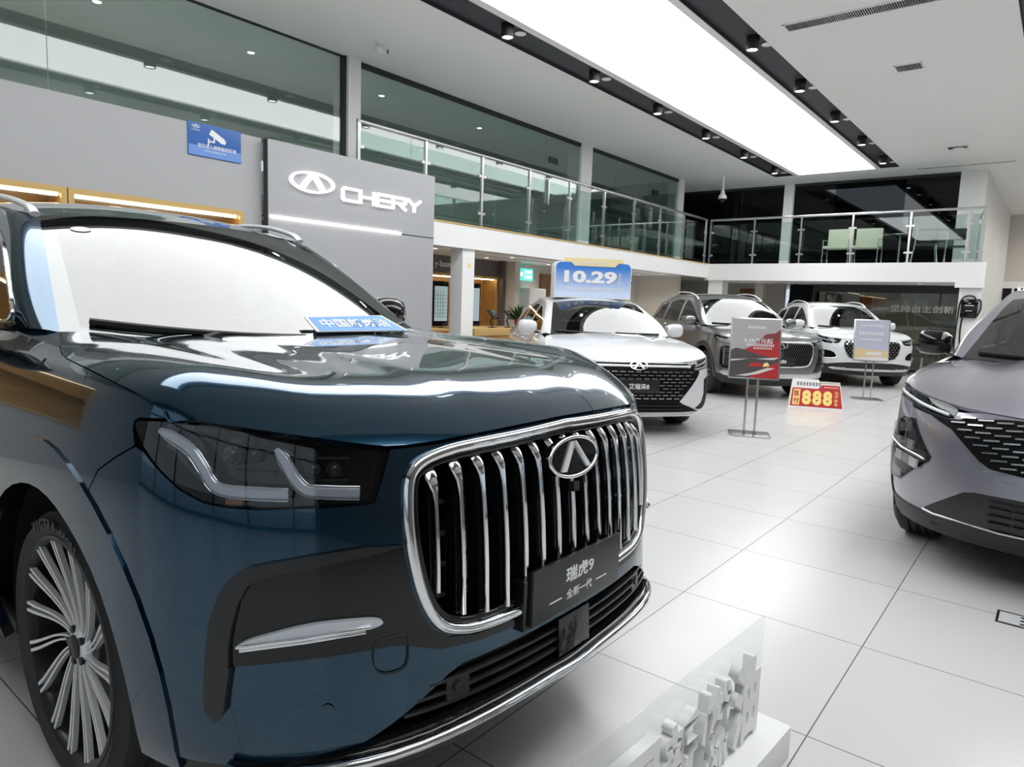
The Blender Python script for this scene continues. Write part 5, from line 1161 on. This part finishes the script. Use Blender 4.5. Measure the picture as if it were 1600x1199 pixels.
for k in range(-2,5):
    o_=ORD[4-k]; downlight(8.96+2.01*k,3.43,'black spotlight in the aisle side trough, %s towards the far end'%o_,'spotlights in the aisle side trough'); speaker(9.28+2.11*k,3.36,'small white disc in the aisle side trough, %s towards the far end'%o_,'white discs in the aisle side trough')
for k in range(1,5): downlight(6.93+2.03*k,.53,'black spotlight beside the second glowing ceiling, %s towards the far end'%ORD[4-k],'spotlights of the second glowing ceiling')
def vent(x0,x1,y0,y1,lab,n=10,ax='y'):
    t=thing('ceiling_vent',lab,'vent',((x0+x1)/2,(y0+y1)/2,ZC)); a,b_=(x1-x0)/2,(y1-y0)/2
    b=MB(); w_=.018; b.box(-a,a,-b_,-b_+w_,-.012,0); b.box(-a,a,b_-w_,b_,-.012,0); b.box(-a,-a+w_,-b_,b_,-.012,0); b.box(a-w_,a,-b_,b_,-.012,0); b.build('frame',M['whitel'],t)
    MB().box(-a+w_,a-w_,-b_+w_,b_-w_,-.003,-.001).build('backing',M['darkgap'],t)
    b=MB()
    for k in range(n):
        if ax=='y': y=-b_+w_+(2*b_-2*w_)*(k+.5)/n; b.box(-a+w_,a-w_,y-.004,y+.004,-.011,-.003)
        else: x=-a+w_+(2*a-2*w_)*(k+.5)/n; b.box(x-.004,x+.004,-b_+w_,b_-w_,-.011,-.003)
    b.build('slats',M['satchrome'],t); return t
vent(8.66,8.90,1.38,2.98,'long slatted air grille in the ceiling beside the aisle trough',64)
vent(10.86,11.16,1.84,2.18,'small square air grille in the ceiling past the long slatted one',11)
vent(16.45,16.75,1.84,2.20,'small square air grille far down the ceiling near the gallery end',11)
t=vent(18.50,18.62,1.16,3.03,'thin linear air slot in the ceiling in front of the dark gallery glass',2,'x'); vent(19.1,19.22,-.9,1.05,'thin linear air slot in the ceiling beyond the gallery corner',2,'x')
for x,y,l in ((14.31,2.90,'round smoke detector on the ceiling beside the end of the aisle trough'),(16.71,2.02,'round smoke detector on the ceiling by the far square grille')):
    o=MB().lathe([(0,-.02),(.07,-.018),(.105,-.004),(.11,0),(0,0)],28).build('smoke_detector',M['whitel']); o.location=(x,y,ZC); tag(o,l,'smoke detector')
t=thing('dome_camera','white dome camera on a short pole hanging in front of the gallery corner','camera',(17.4,7.16,ZC))
MB().tube([(0,0,0),(0,0,-.42)],.03,12).build('pole',M['whitel'],t); b=MB(); b.lathe([(0,-.36),(.045,-.37),(.06,-.46),(.10,-.50),(.105,-.56),(.10,-.575),(0,-.575)],24); b.build('body',M['whitel'],t); MB().sphere((0,0,-.575),.088,18,10).build('dome',M['gblack'],t)
t=thing('ceiling_camera','small white swivel camera on the ceiling above the grey sign wall','camera',(6.34,7.50,ZC))
MB().lathe([(0,0),(.06,0),(.06,-.03),(.035,-.04),(.03,-.06),(0,-.06)],20).build('mount',M['whitel'],t); b=MB(); b.sphere((0,0,-.10),.055,16,10); b.tube([(0,0,-.10),(.06,-.09,-.13)],.035,14); b.build('body',M['whitel'],t); MB().tube([(.058,-.087,-.129),(.064,-.096,-.132)],.026,14).build('lens',M['gblack'],t)
# little lamps under the gallery
def soffit_lamp(x,y,z,lab,grp,warm=0):
    t=thing('recessed_lamp',lab,'recessed lamp',(x,y,z),0,grp); MB().lathe([(.045,0),(.058,-.006),(.06,0)],20).build('ring',M['whitel'],t); MB().cyl((0,0,-.003),.045,.004,20).build('lens',M['lens'],t)
    l=bpy.data.lights.new('lamp_beam','SPOT'); l.energy=SOFFIT_W; l.spot_size=math.radians(130); l.spot_blend=.8; l.shadow_soft_size=.05; l.color=(1,.93,.82) if warm else (1,.97,.93)
    lo=bpy.data.objects.new('beam',l); COL.objects.link(lo); lo.parent=t; lo.location=(0,0,-.02); return t
for i,x in enumerate(np.arange(8.4,17.2,2.1)):
    for y,row in ((7.82,'front'),(8.45,'middle'),(9.1,'rear')): soffit_lamp(x,y,ZM0+.05,'round lamp under the long gallery, %s row, %s towards the far end'%(row,ORD[4-i]),'lamps under the long gallery',1)
for y,l in ((2.7,'nearest the charging column'),(4.6,'above the white SUV tail'),(6.4,'nearest the corner column')): soffit_lamp(18.4,y,ZM0-.06,'small round lamp under the far gallery, '+l,'lamps under the far gallery')
for i,(x,y,w_) in enumerate(((-2,9.4,90),(1,9.4,90),(3.6,9.4,90),(5.6,9.4,70),(8,9.4,24),(10.5,9.4,24),(14.5,9.4,10),(21.2,3.6,3))):  # added fill lamps that brighten the rooms behind the gallery glass
    t=soffit_lamp(x,y,ZC,'small ceiling lamp behind the gallery glass, %s towards the far end'%ORD[7-i],'lamps of the upper rooms'); l=[q for q in bpy.data.objects if q.parent==t and q.type=='LIGHT'][0].data; l.energy=w_
for i,(x,y) in enumerate(((21,-.5),(24,-.5),(27,-.5),(21,-3),(24,-3),(27,-3))):  # added fill lamps, in place of daylight on the far hall wall
    t=soffit_lamp(x,y,ZC,'ceiling lamp beyond the gallery corner, %s row, %s towards the end wall'%(('inner','outer')[i//3],ORD[2-i%3]),'lamps beyond the gallery corner'); l=[q for q in bpy.data.objects if q.parent==t and q.type=='LIGHT'][0].data; l.energy=150; l.spot_size=math.radians(165)
for x,y in ((20.6,3.0),(20.6,4.4)):  # lamps added to lift the dark office behind its glass
    t=soffit_lamp(x,y,ZM0+.06,'small round lamp in the glazed office ceiling, '+('towards the charging column' if y<4 else 'towards the staircase'),'lamps of the glazed office')
# ------------------------------------------------------------------ reception under the gallery
t=thing('wall_lettering','raised pale lettering on the dark wall beside the white column','lettering',(9.47,9.60,2.06)); text('letters','y-based',M['whitel'],t,(.33,-.0,0),(1,0,0),(0,0,1),height=.16,depth=.02)
def lit_niche():
    t=thing('screen_niche','oak lined lit recess holding the display screens','recess',(10.2,9.6,.84)); b=MB(); h=1.06
    b.box(-1.22,-1.17,-.02,.02,0,h); b.box(1.20,1.25,-.02,.02,0,h); b.box(-1.17,1.20,-.02,.02,h-.05,h); b.build('frame',M['gold'],t)
    b=MB(); b.box(-1.2,1.23,.38,.40,0,h); b.box(-1.2,-1.18,0,.38,0,h); b.box(1.21,1.23,0,.38,0,h); b.box(-1.18,1.21,0,.38,h-.03,h-.01); b.box(-1.18,1.21,0,.38,0,.02); b.build('lining',M['wood'],t); MB().box(-1.15,1.18,.05,.09,h-.07,h-.05).build('led_strip',M['warmled'],t)
lit_niche()
def screen(x,w_,z0,z1,m,lab,grid=False):
    t=thing('display_screen',lab,'screen',(x,9.62,z0)); h=z1-z0
    MB().box(-w_/2,w_/2,0,.05,0,h).build('casing',M['gblack'],t,bevel=.004); MB().box(-w_/2+.03,w_/2-.03,-.004,0,.10,h-.10).build('picture',M[m],t)
    if grid:
        b=MB()
        for k in range(4): b.box(-w_/2+.05+k*.07,-w_/2+.056+k*.07,-.007,-.004,.18,h-.18)
        for k in range(7): b.box(-w_/2+.05,w_/2-.05,-.007,-.004,.18+k*.07,.186+k*.07)
        b.build('chart_lines',M['black'],t)
for x,w_,m,l,g_ in ((9.76,.42,'screen','upright screen with a gridded chart seen left of the white column',True),(10.76,.34,'screen','pale upright screen seen right of the white column',False),(9.30,.30,'screenb','dark blue upright screen at the edge of the sign board',False)): screen(x,w_,.86,1.74,m,l,g_)
t=thing('reception_counter','oak counter with a gold edged top behind the white saloon','counter',(9.75,8.25,0)); MB().box(-.9,.95,-.35,.35,.12,.78).build('body',M['wood'],t); MB().box(-.93,.98,-.38,.38,.78,.905).build('worktop',M['gold'],t,bevel=.006); MB().box(-.85,.9,-.3,.3,0,.12).build('plinth',M['darkgap'],t)
t=thing('oak_bench','low oak shelf seen between the sign board and the column','bench',(8.55,8.7,0)); MB().box(-.4,.2,-.3,.3,.0,.84).build('body',M['wood'],t,bevel=.004); MB().box(-.42,.22,-.32,.32,.84,.875).build('top',M['gold'],t)
def tablet(x,lab):
    t=thing('tablet_stand',lab,'tablet',(x,8.12,.905),math.radians(20)); MB().box(-.08,.08,-.06,.06,0,.012).build('base',M['black'],t); MB().tube([(0,0,.01),(0,.04,.12),(0,.0,.2)],.014,8).build('stem',M['black'],t)
    b=MB(); b.box(-.16,.16,-.008,.008,-.11,.11,Matrix.Translation((0,-.02,.235))@Matrix.Rotation(math.radians(-42),4,'X')); b.build('tablet',M['gblack'],t,bevel=.003)
tablet(9.58,'black tablet on a stand on the oak counter close to the column'); tablet(10.05,'black tablet on a stand on the oak counter beside the potted plant')
t=thing('potted_plant','bushy green plant in a red pot at the end of the oak counter','plant',(10.48,8.22,.905)); b=MB(); b.lathe([(0,0),(.075,0),(.10,.16),(.088,.16),(.07,.03),(0,.03)],20); b.build('pot',M['pot'],t); MB().cyl((0,0,.03),.085,.11,16).build('soil',M['brown'],t)
b=MB()
for k in range(70):
    a=random.random()*6.283; r=random.uniform(.10,.28); z=random.uniform(.16,.44); w_=random.uniform(.018,.032)
    p0=Vector((random.uniform(-.04,.04),random.uniform(-.04,.04),.13)); p2=Vector((r*math.cos(a),r*math.sin(a),z)); p1=(p0+p2)/2+Vector((0,0,.09)); s_=Vector((-math.sin(a),math.cos(a),0))
    pts=[(p0*(1-q)**2+p1*2*q*(1-q)+p2*q*q) for q in np.linspace(0,1,6)]; ww=[.25,.7,1,.9,.55,.03]
    b.add([p+s_*w_*e*x for p,x in zip(pts,ww) for e in (-1,1)]+[p+Vector((0,0,-.003)) for p in pts],[(2*i,2*i+1,2*i+3,2*i+2) for i in range(5)])
b.build('foliage',M['leaf'],t)
t=thing('hanging_sign','lit teal hanging sign with a rounded end under the gallery','sign',(12.05,9.35,1.86)); pl=[(.28,.0),(-.13,.0)]+[(-.13-.13*math.sin(a),.13-.13*math.cos(a)) for a in np.linspace(.2,math.pi-.2,9)]+[(-.13,.26),(.28,.26)]
MB().prism(pl,-.03,.03).build('body',M['teal'],t); b=MB(); b.box(-.02,.24,-.034,-.03,.15,.22); b.box(-.02,.24,-.034,-.03,.04,.11); b.box(-.18,-.08,-.034,-.03,.09,.17); b.build('lettering_panel',M['glowwhite'],t); MB().tube([(0,0,.26),(0,0,.38)],.008,6).build('hanger',M['satchrome'],t)
t=thing('air_conditioner','tall white floor standing air conditioner by the rear wall','air conditioner',(12.35,9.38,0)); MB().box(-.31,.31,-.2,.2,0,1.70).build('body',M['white'],t,bevel=.02); MB().box(-.26,-.24,-.206,-.198,.95,1.35).build('display_strip',M['black'],t); MB().box(-.27,.27,-.206,-.198,1.52,1.64).build('outlet',M['ceil'],t)
t=MB().box(12.95,13.75,9.53,9.6,0,2.05).build('door_4',M['brown']); struct(t); MB().box(13.55,13.58,9.50,9.53,.95,1.15).build('door_handle',M['satchrome'],t)
t=thing('wall_box','pale control box high on the wall between the saloon and the grey SUV','box',(16.6,9.58,1.70)); MB().box(-.16,.16,-.1,0,0,.22).build('casing',M['white'],t,bevel=.01); MB().tube([(0,-.1,.11),(0,-.112,.11)],.045,16).build('dial',M['beige'],t)
t=thing('bullet_camera','small black camera on the wall under the long gallery','camera',(17.0,9.58,2.02)); MB().box(-.04,.04,-.05,.02,.0,.05).build('bracket',M['black'],t); MB().tube([(0,-.04,.02),(-.06,-.16,-.02)],.045,12).build('body',M['black'],t)
t=thing('potted_plant','leafy plant glimpsed between the white saloon and the grey SUV','plant',(13.9,8.9,0)); b=MB(); b.lathe([(0,0),(.14,0),(.18,.36),(.16,.36),(.13,.05),(0,.05)],18); b.build('pot',M['white'],t); MB().tube([(0,0,.05),(.02,0,.9)],.02,8).build('stem',M['brown'],t); b=MB()
for k in range(60):
    a=random.random()*6.283; r=random.uniform(.05,.26); z=random.uniform(.72,1.36); c=Vector((r*math.cos(a),r*math.sin(a),z)); d=Vector((math.cos(a),math.sin(a),random.uniform(-.4,.5)))*.09; s_=Vector((-math.sin(a),math.cos(a),.3))*.03
    b.add([c-d,c+s_,c+d,c-s_,c+Vector((0,0,-.003))],[(0,1,2,3)])
b.build('foliage',M['leaf'],t)
t=MB().box(8.17,8.22,YF+.012,YF+.02,1.90,1.97).build('column_label',M['yellow']); tag(t,'tiny yellow tag stuck high on the white column by the sign board','tag')
# far ground floor: stairs, office
t=thing('staircase','dark staircase climbing beside the glazed office','staircase',(20.9,6.1,0)); b=MB()
for k in range(11): b.box(.17*k,.17*k+.19,-.5,.5,0,.17*(k+1))
b.build('steps',M['darkgap'],t); MB().tube([(0,.48,.9),(1.9,.48,2.9)],.025,8).build('handrail',M['satin'],t)
wf=MB(); wf.box(XG-.03,XG+.03,2.0,5.28,ZM0-.25,ZM0+.06); wf.box(XG-.03,XG+.03,2.0,5.28,0,.06); wf.box(XG-.04,XG+.04,5.24,5.30,0,ZM0)
w9=wf.build('window_9',M['darkgap']); struct(w9)
for a,b_ in ((2.0,2.87),(2.87,4.06),(4.06,5.24)): MB().box(XG-.006,XG+.006,a+.004,b_-.004,.06,ZM0-.25).build('glass_pane',M['officeglass'],w9)
B('wall_office_back',(22.4,22.5,2,5.45,0,ZM0+.1),(XG+.05,22.4,1.9,2.0,0,ZM0+.1),m='beige')
o=thing('glass_lettering','pale slogan lettering on the office glass','lettering',(XG-.012,2.75,1.56)); text('letters','坚持自主创新',M['beige'],o,(0,0,0),(0,-1,0),(0,0,1),height=.17,width=1.35,depth=.004,bold=.01)
for y,z,m,l in ((4.62,1.72,'pot','red notice pinned on the office back wall'),(4.15,1.66,'card','white notice pinned on the office back wall'),(3.2,1.72,'card','long white notice on the office back wall towards the charging post')):
    o=MB().box(22.37,22.4,y-.16,y+.16,z-.16,z+.16).build('notice',M[m]); tag(o,l,'notice')
t=thing('office_desk','office desk behind the glass at the far end','desk',(21.2,3.2,0)); MB().box(-.4,.4,-.8,.8,.70,.74).build('top',M['beige'],t); 
for x in (-.36,.36):
    for y in (-.76,.76): MB().box(x-.02,x+.02,y-.02,y+.02,0,.70).build('leg',M['satchrome'],t)
t=thing('office_chair','black office chair standing between the white SUV and the charging column','chair',(18.75,2.55,0),math.radians(200)); MB().box(-.30,.30,-.30,.28,.44,.54).build('seat',M['seat'],t,bevel=.03); MB().box(-.30,.30,.26,.36,.58,1.10).build('backrest',M['seat'],t,bevel=.03); MB().tube([(0,0,.1),(0,0,.44)],.03,10).build('column',M['satchrome'],t)
for k in range(5): a=2*math.pi*k/5; MB().tube([(0,0,.11),(.32*math.cos(a),.32*math.sin(a),.06)],.02,8).build('base_arm',M['black'],t); MB().sphere((.32*math.cos(a),.32*math.sin(a),.03),.03,10,6).build('castor',M['black'],t)
for sx_ in (-1,1): MB().tube([(sx_*.30,.1,.5),(sx_*.36,.05,.68),(sx_*.36,-.18,.70)],.02,8).build('armrest',M['black'],t)
t=thing('coffee_table','small dark table beside the black office chair','table',(18.5,3.25,0)); MB().cyl((0,0,.42),.34,.03,28).build('top',M['satin'],t); MB().tube([(0,0,0),(0,0,.42)],.03,10).build('pedestal',M['black'],t); MB().cyl((0,0,0),.2,.02,24).build('foot',M['black'],t)
t=thing('wall_charger','black car charging box with a looped cable on the white column','charger',(17.515,1.60,1.38)); b=MB().box(-.11,0,-.15,.15,0,.40).build('casing',M['gblack'],t,bevel=.02); b=MB(); b.box(-.113,-.109,-.08,.08,.26,.275); b.box(-.113,-.109,-.06,.06,.15,.16); b.box(-.113,-.109,-.03,.03,.31,.32); b.build('markings',M['whitel'],t)
lp=[(-.05,-.10,.40),(-.06,-.05,.46),(-.06,.08,.46),(-.06,.16,.36),(-.05,.19,.1),(-.05,.20,-.4),(-.05,.19,-.75),(-.05,.15,-.82),(-.05,.10,-.75),(-.05,.12,-.3),(-.05,.11,.0)]; MB().tube(cr(lp,5),.016,8).build('cable',M['black'],t,ang=60); MB().tube(cr([(-.06,-.14,.40),(-.07,-.19,.36),(-.07,-.20,.2),(-.06,-.155,.05)],5),.016,8).build('cable',M['black'],t,ang=60)
# gallery furniture behind the railing
def cream_chair(y,lab):
    t=thing('lounge_chair',lab,'chair',(18.35,y,ZM1),math.radians(-90)); b=MB(); b.box(-.29,.29,.18,.23,.46,.90); b.build('backrest',M['creamleather'],t,bevel=.015); MB().box(-.28,.28,-.26,.2,.40,.46).build('seat',M['creamleather'],t,bevel=.015)
    for sx_ in (-1,1): MB().tube([(sx_*.29,-.26,0),(sx_*.29,-.24,.60),(sx_*.30,.18,.62),(sx_*.29,.24,0)],.013,8).build('leg',M['satchrome'],t)
    return t
cream_chair(4.52,'cream lounge chair behind the gallery end railing, farther from the corner column'); cream_chair(3.88,'cream lounge chair behind the gallery end railing, beside the tall railing post')
def cafe(x,y,lab):
    t=thing('cafe_table',lab,'table',(x,y,ZM1)); MB().cyl((0,0,.70),.36,.025,28).build('top',M['satchrome'],t); MB().tube([(0,0,0),(0,0,.7)],.025,10).build('pedestal',M['satchrome'],t); MB().cyl((0,0,0),.22,.015,24).build('foot',M['satchrome'],t)
cafe(18.55,3.22,'round table on the gallery end behind the railing')
def slim_chair(x,y,rz,lab,grp):
    t=thing('slim_chair',lab,'chair',(x,y,ZM1),rz,grp); MB().box(-.21,.21,-.21,.21,.43,.46).build('seat',M['satin'],t,bevel=.008); MB().box(-.20,.20,.19,.215,.58,.84).build('backrest',M['satin'],t,bevel=.008)
    for sx_ in (-1,1):
        MB().tube([(sx_*.19,.2,.84),(sx_*.20,.22,.45),(sx_*.21,.28,0)],.011,7).build('leg',M['satchrome'],t); MB().tube([(sx_*.19,-.18,.43),(sx_*.21,-.24,0)],.011,7).build('leg',M['satchrome'],t)
slim_chair(18.15,2.62,.2,'slim steel legged chair beside the round gallery table','slim chairs on the gallery end'); slim_chair(18.85,2.12,1.75,'slim steel legged chair at the open corner of the gallery','slim chairs on the gallery end'); pass
# ------------------------------------------------------------------ signs on the floor
def poster_stand(loc,rz,lab):
    t=thing('poster_stand',lab,'poster stand',loc,rz)
    b=MB(); pl=[(-.22,-.15),(-.17,-.18),(.17,-.18),(.22,-.15),(.22,.15),(.17,.18),(-.17,.18),(-.22,.15)]; b.prism(pl,0,.018,'xy'); b.build('base',M['satchrome'],t,bevel=.004)
    for x in (-.055,.055): MB().tube([(x,.0,.015),(x,0,.55),(x,.07,1.10)],.0125,10).build('pole',M['satchrome'],t); MB().cyl((x,0,.018),.022,.018,14).build('collar',M['satchrome'],t)
    Mx=Matrix.Translation((0,-.015,.63))@Matrix.Rotation(math.radians(-9),4,'X')
    MB().box(-.27,.27,-.012,.012,0,.68,Mx).build('frame',M['satchrome'],t,bevel=.003); return t,Mx
def onframe(Mx,name,poly,t,m,k=0):
    b=MB(); b.prism(poly,-.0135-.0008*k,-.0125,'xz',Mx); return b.build(name,M[m] if isinstance(m,str) else m,t)
def ftext(name,s,m,t,Mx,x,z,h_=None,w_=None,bold=.01,k=6):
    R3=Mx.to_3x3(); return text(name,s,M[m],t,tuple(Mx@Vector((x,-.0135-.0008*k,z))),tuple(R3@Vector((1,0,0))),tuple(R3@Vector((0,0,1))),height=h_,width=w_,depth=.001,bold=bold)
def lines(name,t,Mx,rows,m,k=6,pitch=.020):
    """rows of small marks standing for print too small to read"""
    b=MB()
    for x0,x1,z,h_ in rows:
        n=max(1,int((x1-x0)/pitch))
        for i in range(n):
            a=x0+(x1-x0)*i/n; w_=(x1-x0)/n*.78; y=-.0135-.0008*k
            b.box(a,a+w_,y,y+.0006,z,z+h_*.22,Mx); b.box(a,a+w_,y,y+.0006,z+h_*.40,z+h_*.58,Mx); b.box(a+w_*.36,a+w_*.64,y,y+.0006,z,z+h_,Mx); b.box(a,a+w_,y,y+.0006,z+h_*.80,z+h_,Mx)
    b.build(name,M[m],t)
M['posterg']=mat('poster_grey',(.40,.38,.37),.35); M['posterd']=mat('poster_dark',(.07,.06,.06),.35); M['posterr']=mat('poster_red',(.42,.02,.025),.35); M['posterr2']=mat('poster_dark_red',(.20,.035,.035),.35); M['posterl']=mat('poster_lilac',(.42,.43,.52),.35); M['posters']=mat('poster_sand',(.62,.48,.26),.35); M['posterw']=mat('poster_pale',(.62,.60,.58),.35)
t,Mx=poster_stand((7.60,2.63,0),math.radians(-66),'poster stand with a grey and red mountain poster in front of the grey SUV')
onframe(Mx,'poster',[(-.255,.015),(.255,.015),(.255,.665),(-.255,.665)],t,'posterg')
onframe(Mx,'red_hill',[(-.255,.28),(-.10,.33),(.02,.40),(.10,.50),(.20,.515),(.255,.56),(.255,.16),(-.255,.16)],t,'posterr',1)
onframe(Mx,'red_hill',[(-.02,.40),(.08,.46),(.12,.505),(.2,.515),(.255,.55),(.255,.43),(.12,.42)],t,'posterr2',2)
onframe(Mx,'dark_ground',[(-.255,.015),(.255,.015),(.255,.24),(.05,.27),(-.10,.32),(-.2,.34),(-.255,.31)],t,'posterd',2)
onframe(Mx,'red_ground',[(-.06,.015),(.255,.015),(.255,.20),(.12,.13)],t,'posterr',3); onframe(Mx,'pale_track',[(-.19,.03),(-.02,.07),(.14,.13),(.22,.13),(.05,.06),(-.08,.03)],t,'posterw',4); onframe(Mx,'pale_track',[(-.25,.19),(-.05,.225),(.20,.22),(.255,.25),(.1,.235),(-.25,.21)],t,'posterw',4)
onframe(Mx,'small_car_shape',[(-.06,.14),(-.04,.175),(.03,.19),(.08,.165),(.09,.14)],t,'red',5); onframe(Mx,'yellow_shape',[(.09,.14),(.10,.18),(.14,.19),(.16,.15)],t,'yellow',5)
ftext('lettering','9.29万元起',  'whitel',t,Mx,.03,.425,.055,.30); lines('small_lettering',t,Mx,[(-.09,.11,.56,.028),(-.10,.20,.365,.026),(-.02,.18,.335,.018)],'whitel')
t,Mx=poster_stand((12.35,2.40,0),math.radians(-64),'poster stand with a lilac and sand poster in front of the white SUV')
onframe(Mx,'poster',[(-.255,.015),(.255,.015),(.255,.665),(-.255,.665)],t,'posterl'); onframe(Mx,'sand_band',[(-.255,.06),(.255,.06),(.255,.17),(.1,.19),(0,.18),(-.12,.205),(-.255,.19)],t,'posters',1); onframe(Mx,'pale_band',[(-.255,.015),(.255,.015),(.255,.06),(.1,.08),(-.255,.055)],t,'posterw',2); onframe(Mx,'pale_band',[(-.08,.10),(.16,.10),(.16,.16),(-.08,.15)],t,'posterw',3)
lines('lettering',t,Mx,[(-.17,.17,.56,.035),(-.19,.19,.43,.05),(-.17,.16,.34,.03)],'whitel',6,.04)
# folded price card
t=thing('price_card','red and white folded card reading 888 standing on the floor between the posters','price card',(10.55,2.72,0),math.radians(-70))
Mx=Matrix.Translation((0,-.11,0))@Matrix.Rotation(math.radians(-14),4,'X'); Mb=Matrix.Translation((0,.11,0))@Matrix.Rotation(math.radians(14),4,'X')
sil=[(-.37,0),(.37,0),(.31,.37),(.05,.37),(.02,.43),(-.33,.43)]
b=MB(); b.prism(sil,-.006,.006,'xz',Mx); b.build('front_sheet',M['card'],t); b=MB(); b.prism([(-.37,0),(.37,0),(.31,.40),(-.33,.40)],-.006,.006,'xz',Mb); b.build('back_sheet',M['cream'],t); b=MB(); b.add([Mx@Vector((-.365,.0,.01)),Mb@Vector((-.365,0,.01)),Mb@Vector((-.335,0,.40)),Mx@Vector((-.335,0,.40)),Mx@Vector((-.359,.0,.01)),Mb@Vector((-.359,0,.01)),Mb@Vector((-.329,0,.40)),Mx@Vector((-.329,0,.40))],[(0,1,2,3),(7,6,5,4),(0,4,5,1),(1,5,6,2),(2,6,7,3),(3,7,4,0)]); b.build('side_flap',M['cream'],t)
def card(name,poly,m,k=1): b=MB(); b.prism(poly,-.006-.001*k,-.005,'xz',Mx); return b.build(name,M[m],t)
card('red_field',[(-.35,.025),(.35,.025),(.315,.29),(.30,.355),(.07,.355),(.02,.295),(-.325,.295)],'red')
card('yellow_label',[(-.32,.045),(-.225,.045),(-.215,.275),(-.305,.275)],'yellow',2)
def ct(name,s,m,x,z,h_=None,w_=None,bold=.01,k=3):
    R3=Mx.to_3x3(); return text(name,s,M[m],t,tuple(Mx@Vector((x,-.006-.001*k,z))),tuple(R3@Vector((1,0,0))),tuple(R3@Vector((0,0,1))),height=h_,width=w_,depth=.001,bold=bold)
for x in (-.13,.01,.15): ct('numeral','8','yellow',x,.16,.215,.125,.06)
for z,s_ in ((.215,'首'),(.105,'付')): ct('lettering',s_,'red',-.268,z,.09,.075,.02)
for z,s_ in ((.245,'元'),(.19,'开'),(.135,'新'),(.08,'车')): ct('lettering',s_,'yellow',.265,z,.046,.046,.01)
b=MB()
for i in range(8):
    x=-.27+i*.042; 
    for (a,c,d,e) in ((0,.03,.0,.008),(0,.03,.020,.028),(.011,.019,0,.045),(0,.03,.037,.045)): b.box(x+a,x+c,-.0075,-.006,.335+d,.335+e,Mx)
b.build('small_lettering',M['black'],t)
b=MB()
for i in range(9): x=.10+i*.021; b.box(x,x+.015,-.0085,-.007,.315,.319,Mx); b.box(x,x+.015,-.0085,-.007,.323,.327,Mx); b.box(x+.005,x+.010,-.0085,-.007,.315,.331,Mx)
b.build('small_lettering',M['cream'],t)
# price board on the saloon roof
def roof_board():
    yaw=math.radians(-134.3); fx=Vector((math.cos(yaw),math.sin(yaw),0)); c=Vector((7.161,4.142,0))-fx*1.42
    t=thing('roof_price_board','blue and white board reading 10.29 standing on the white saloon roof','sign',(c.x,c.y,1.468),yaw+math.pi/2)
    t.scale=(1.33,1.33,1.33); W_,H_=.80,.37
    def rr(w_,h_,r,z0=0): return [(-w_/2,z0),(w_/2,z0)]+[(w_/2-r+r*math.cos(a),z0+h_-r+r*math.sin(a)) for a in np.linspace(0,math.pi/2,6)]+[(-w_/2+r-r*math.sin(a),z0+h_-r+r*math.cos(a)) for a in np.linspace(0,math.pi/2,6)]
    b=MB(); b.prism(rr(W_,H_,.06),-.11,.11); b.build('box',M['card'],t,bevel=.004)
    m=mat('blue_fade_print',(.2,.4,.9),.35); nt=m.node_tree; tc=nt.nodes.new('ShaderNodeTexCoord'); sp=nt.nodes.new('ShaderNodeSeparateXYZ'); rp=nt.nodes.new('ShaderNodeValToRGB'); nt.links.new(tc.outputs['Generated'],sp.inputs[0]); nt.links.new(sp.outputs[2],rp.inputs[0]); rp.color_ramp.elements[0].color=(.62,.72,.90,1); rp.color_ramp.elements[1].color=(.05,.22,.66,1); rp.color_ramp.elements[0].position=.12; rp.color_ramp.elements[1].position=.85; nt.links.new(rp.outputs[0],nt.nodes['Principled BSDF'].inputs['Base Color'])
    b=MB(); b.prism(rr(W_-.02,H_-.02,.05,.01),-.113,-.11); b.build('print',m,t)
    b=MB(); b.prism([(-.31,.405),(.31,.405),(.31,.365),(.26,.365),(.22,.325),(-.20,.325),(-.24,.365),(-.31,.365)],-.117,-.10); b.build('yellow_tab',mat('pale_yellow_card',(.85,.72,.40),.4),t)
    Mx=Matrix.Translation((0,-.103,0))
    ftext('numerals','10.29','whitel',t,Mx,-.03,.215,.125,.55,.045,1); 
    for z,s_ in ((.245,'万'),(.205,'元'),(.165,'起')): ftext('lettering',s_,'whitel',t,Mx,.275,z,.032,.032,.01,1)
    lines('small_lettering',t,Mx,[(-.30,.30,.085,.028)],'whitel',1,.035); lines('tab_lettering',t,Mx,[(-.16,.16,.345,.028)],'whitel',3,.035)
roof_board()
# clear acrylic display with raised white lettering, on a low white plinth
t=thing('slogan_display','low white plinth carrying a clear acrylic sheet with raised white lettering','display stand',(2.13,.535,0))
A=Vector((1,-.0,0)); d=Vector((-.97,.0,0))

# plinth corners: near front (0,0); runs along -x (towards the camera side) and back along +y
rz=math.radians(-3.6); t.rotation_euler[2]=rz
MB().box(-1.2,.0,0,.17,0,.105).build('plinth',M['card'],t,bevel=.002)
MB().box(-1.16,-.02,.100,.104,.105,.44).build('acrylic_sheet',M['acrylic'],t)
for i,ch in enumerate('中国新燃油'):
    text('letter',ch,M['whitel'],t,(-.99+.2*i,.100,.238),(1,0,0),(0,0,1),height=.262,width=.178,depth=.03,bold=.035)
# floor socket cover
t=thing('floor_socket','small square steel floor socket cover near the crossover','floor socket',(3.86,.03,0)); MB().box(-.075,.075,-.075,.075,0,.003).build('lid',M['silver'],t); b=MB(); b.box(-.08,.08,-.08,-.07,0,.004); b.box(-.08,.08,.07,.08,0,.004); b.box(-.08,-.07,-.07,.07,0,.004); b.box(.07,.08,-.07,.07,0,.004); b.build('rim',M['satin'],t)
for x in (-.045,0,.045): MB().cyl((x,-.02,.003),.010,.001,12).build('screw',M['satin'],t)
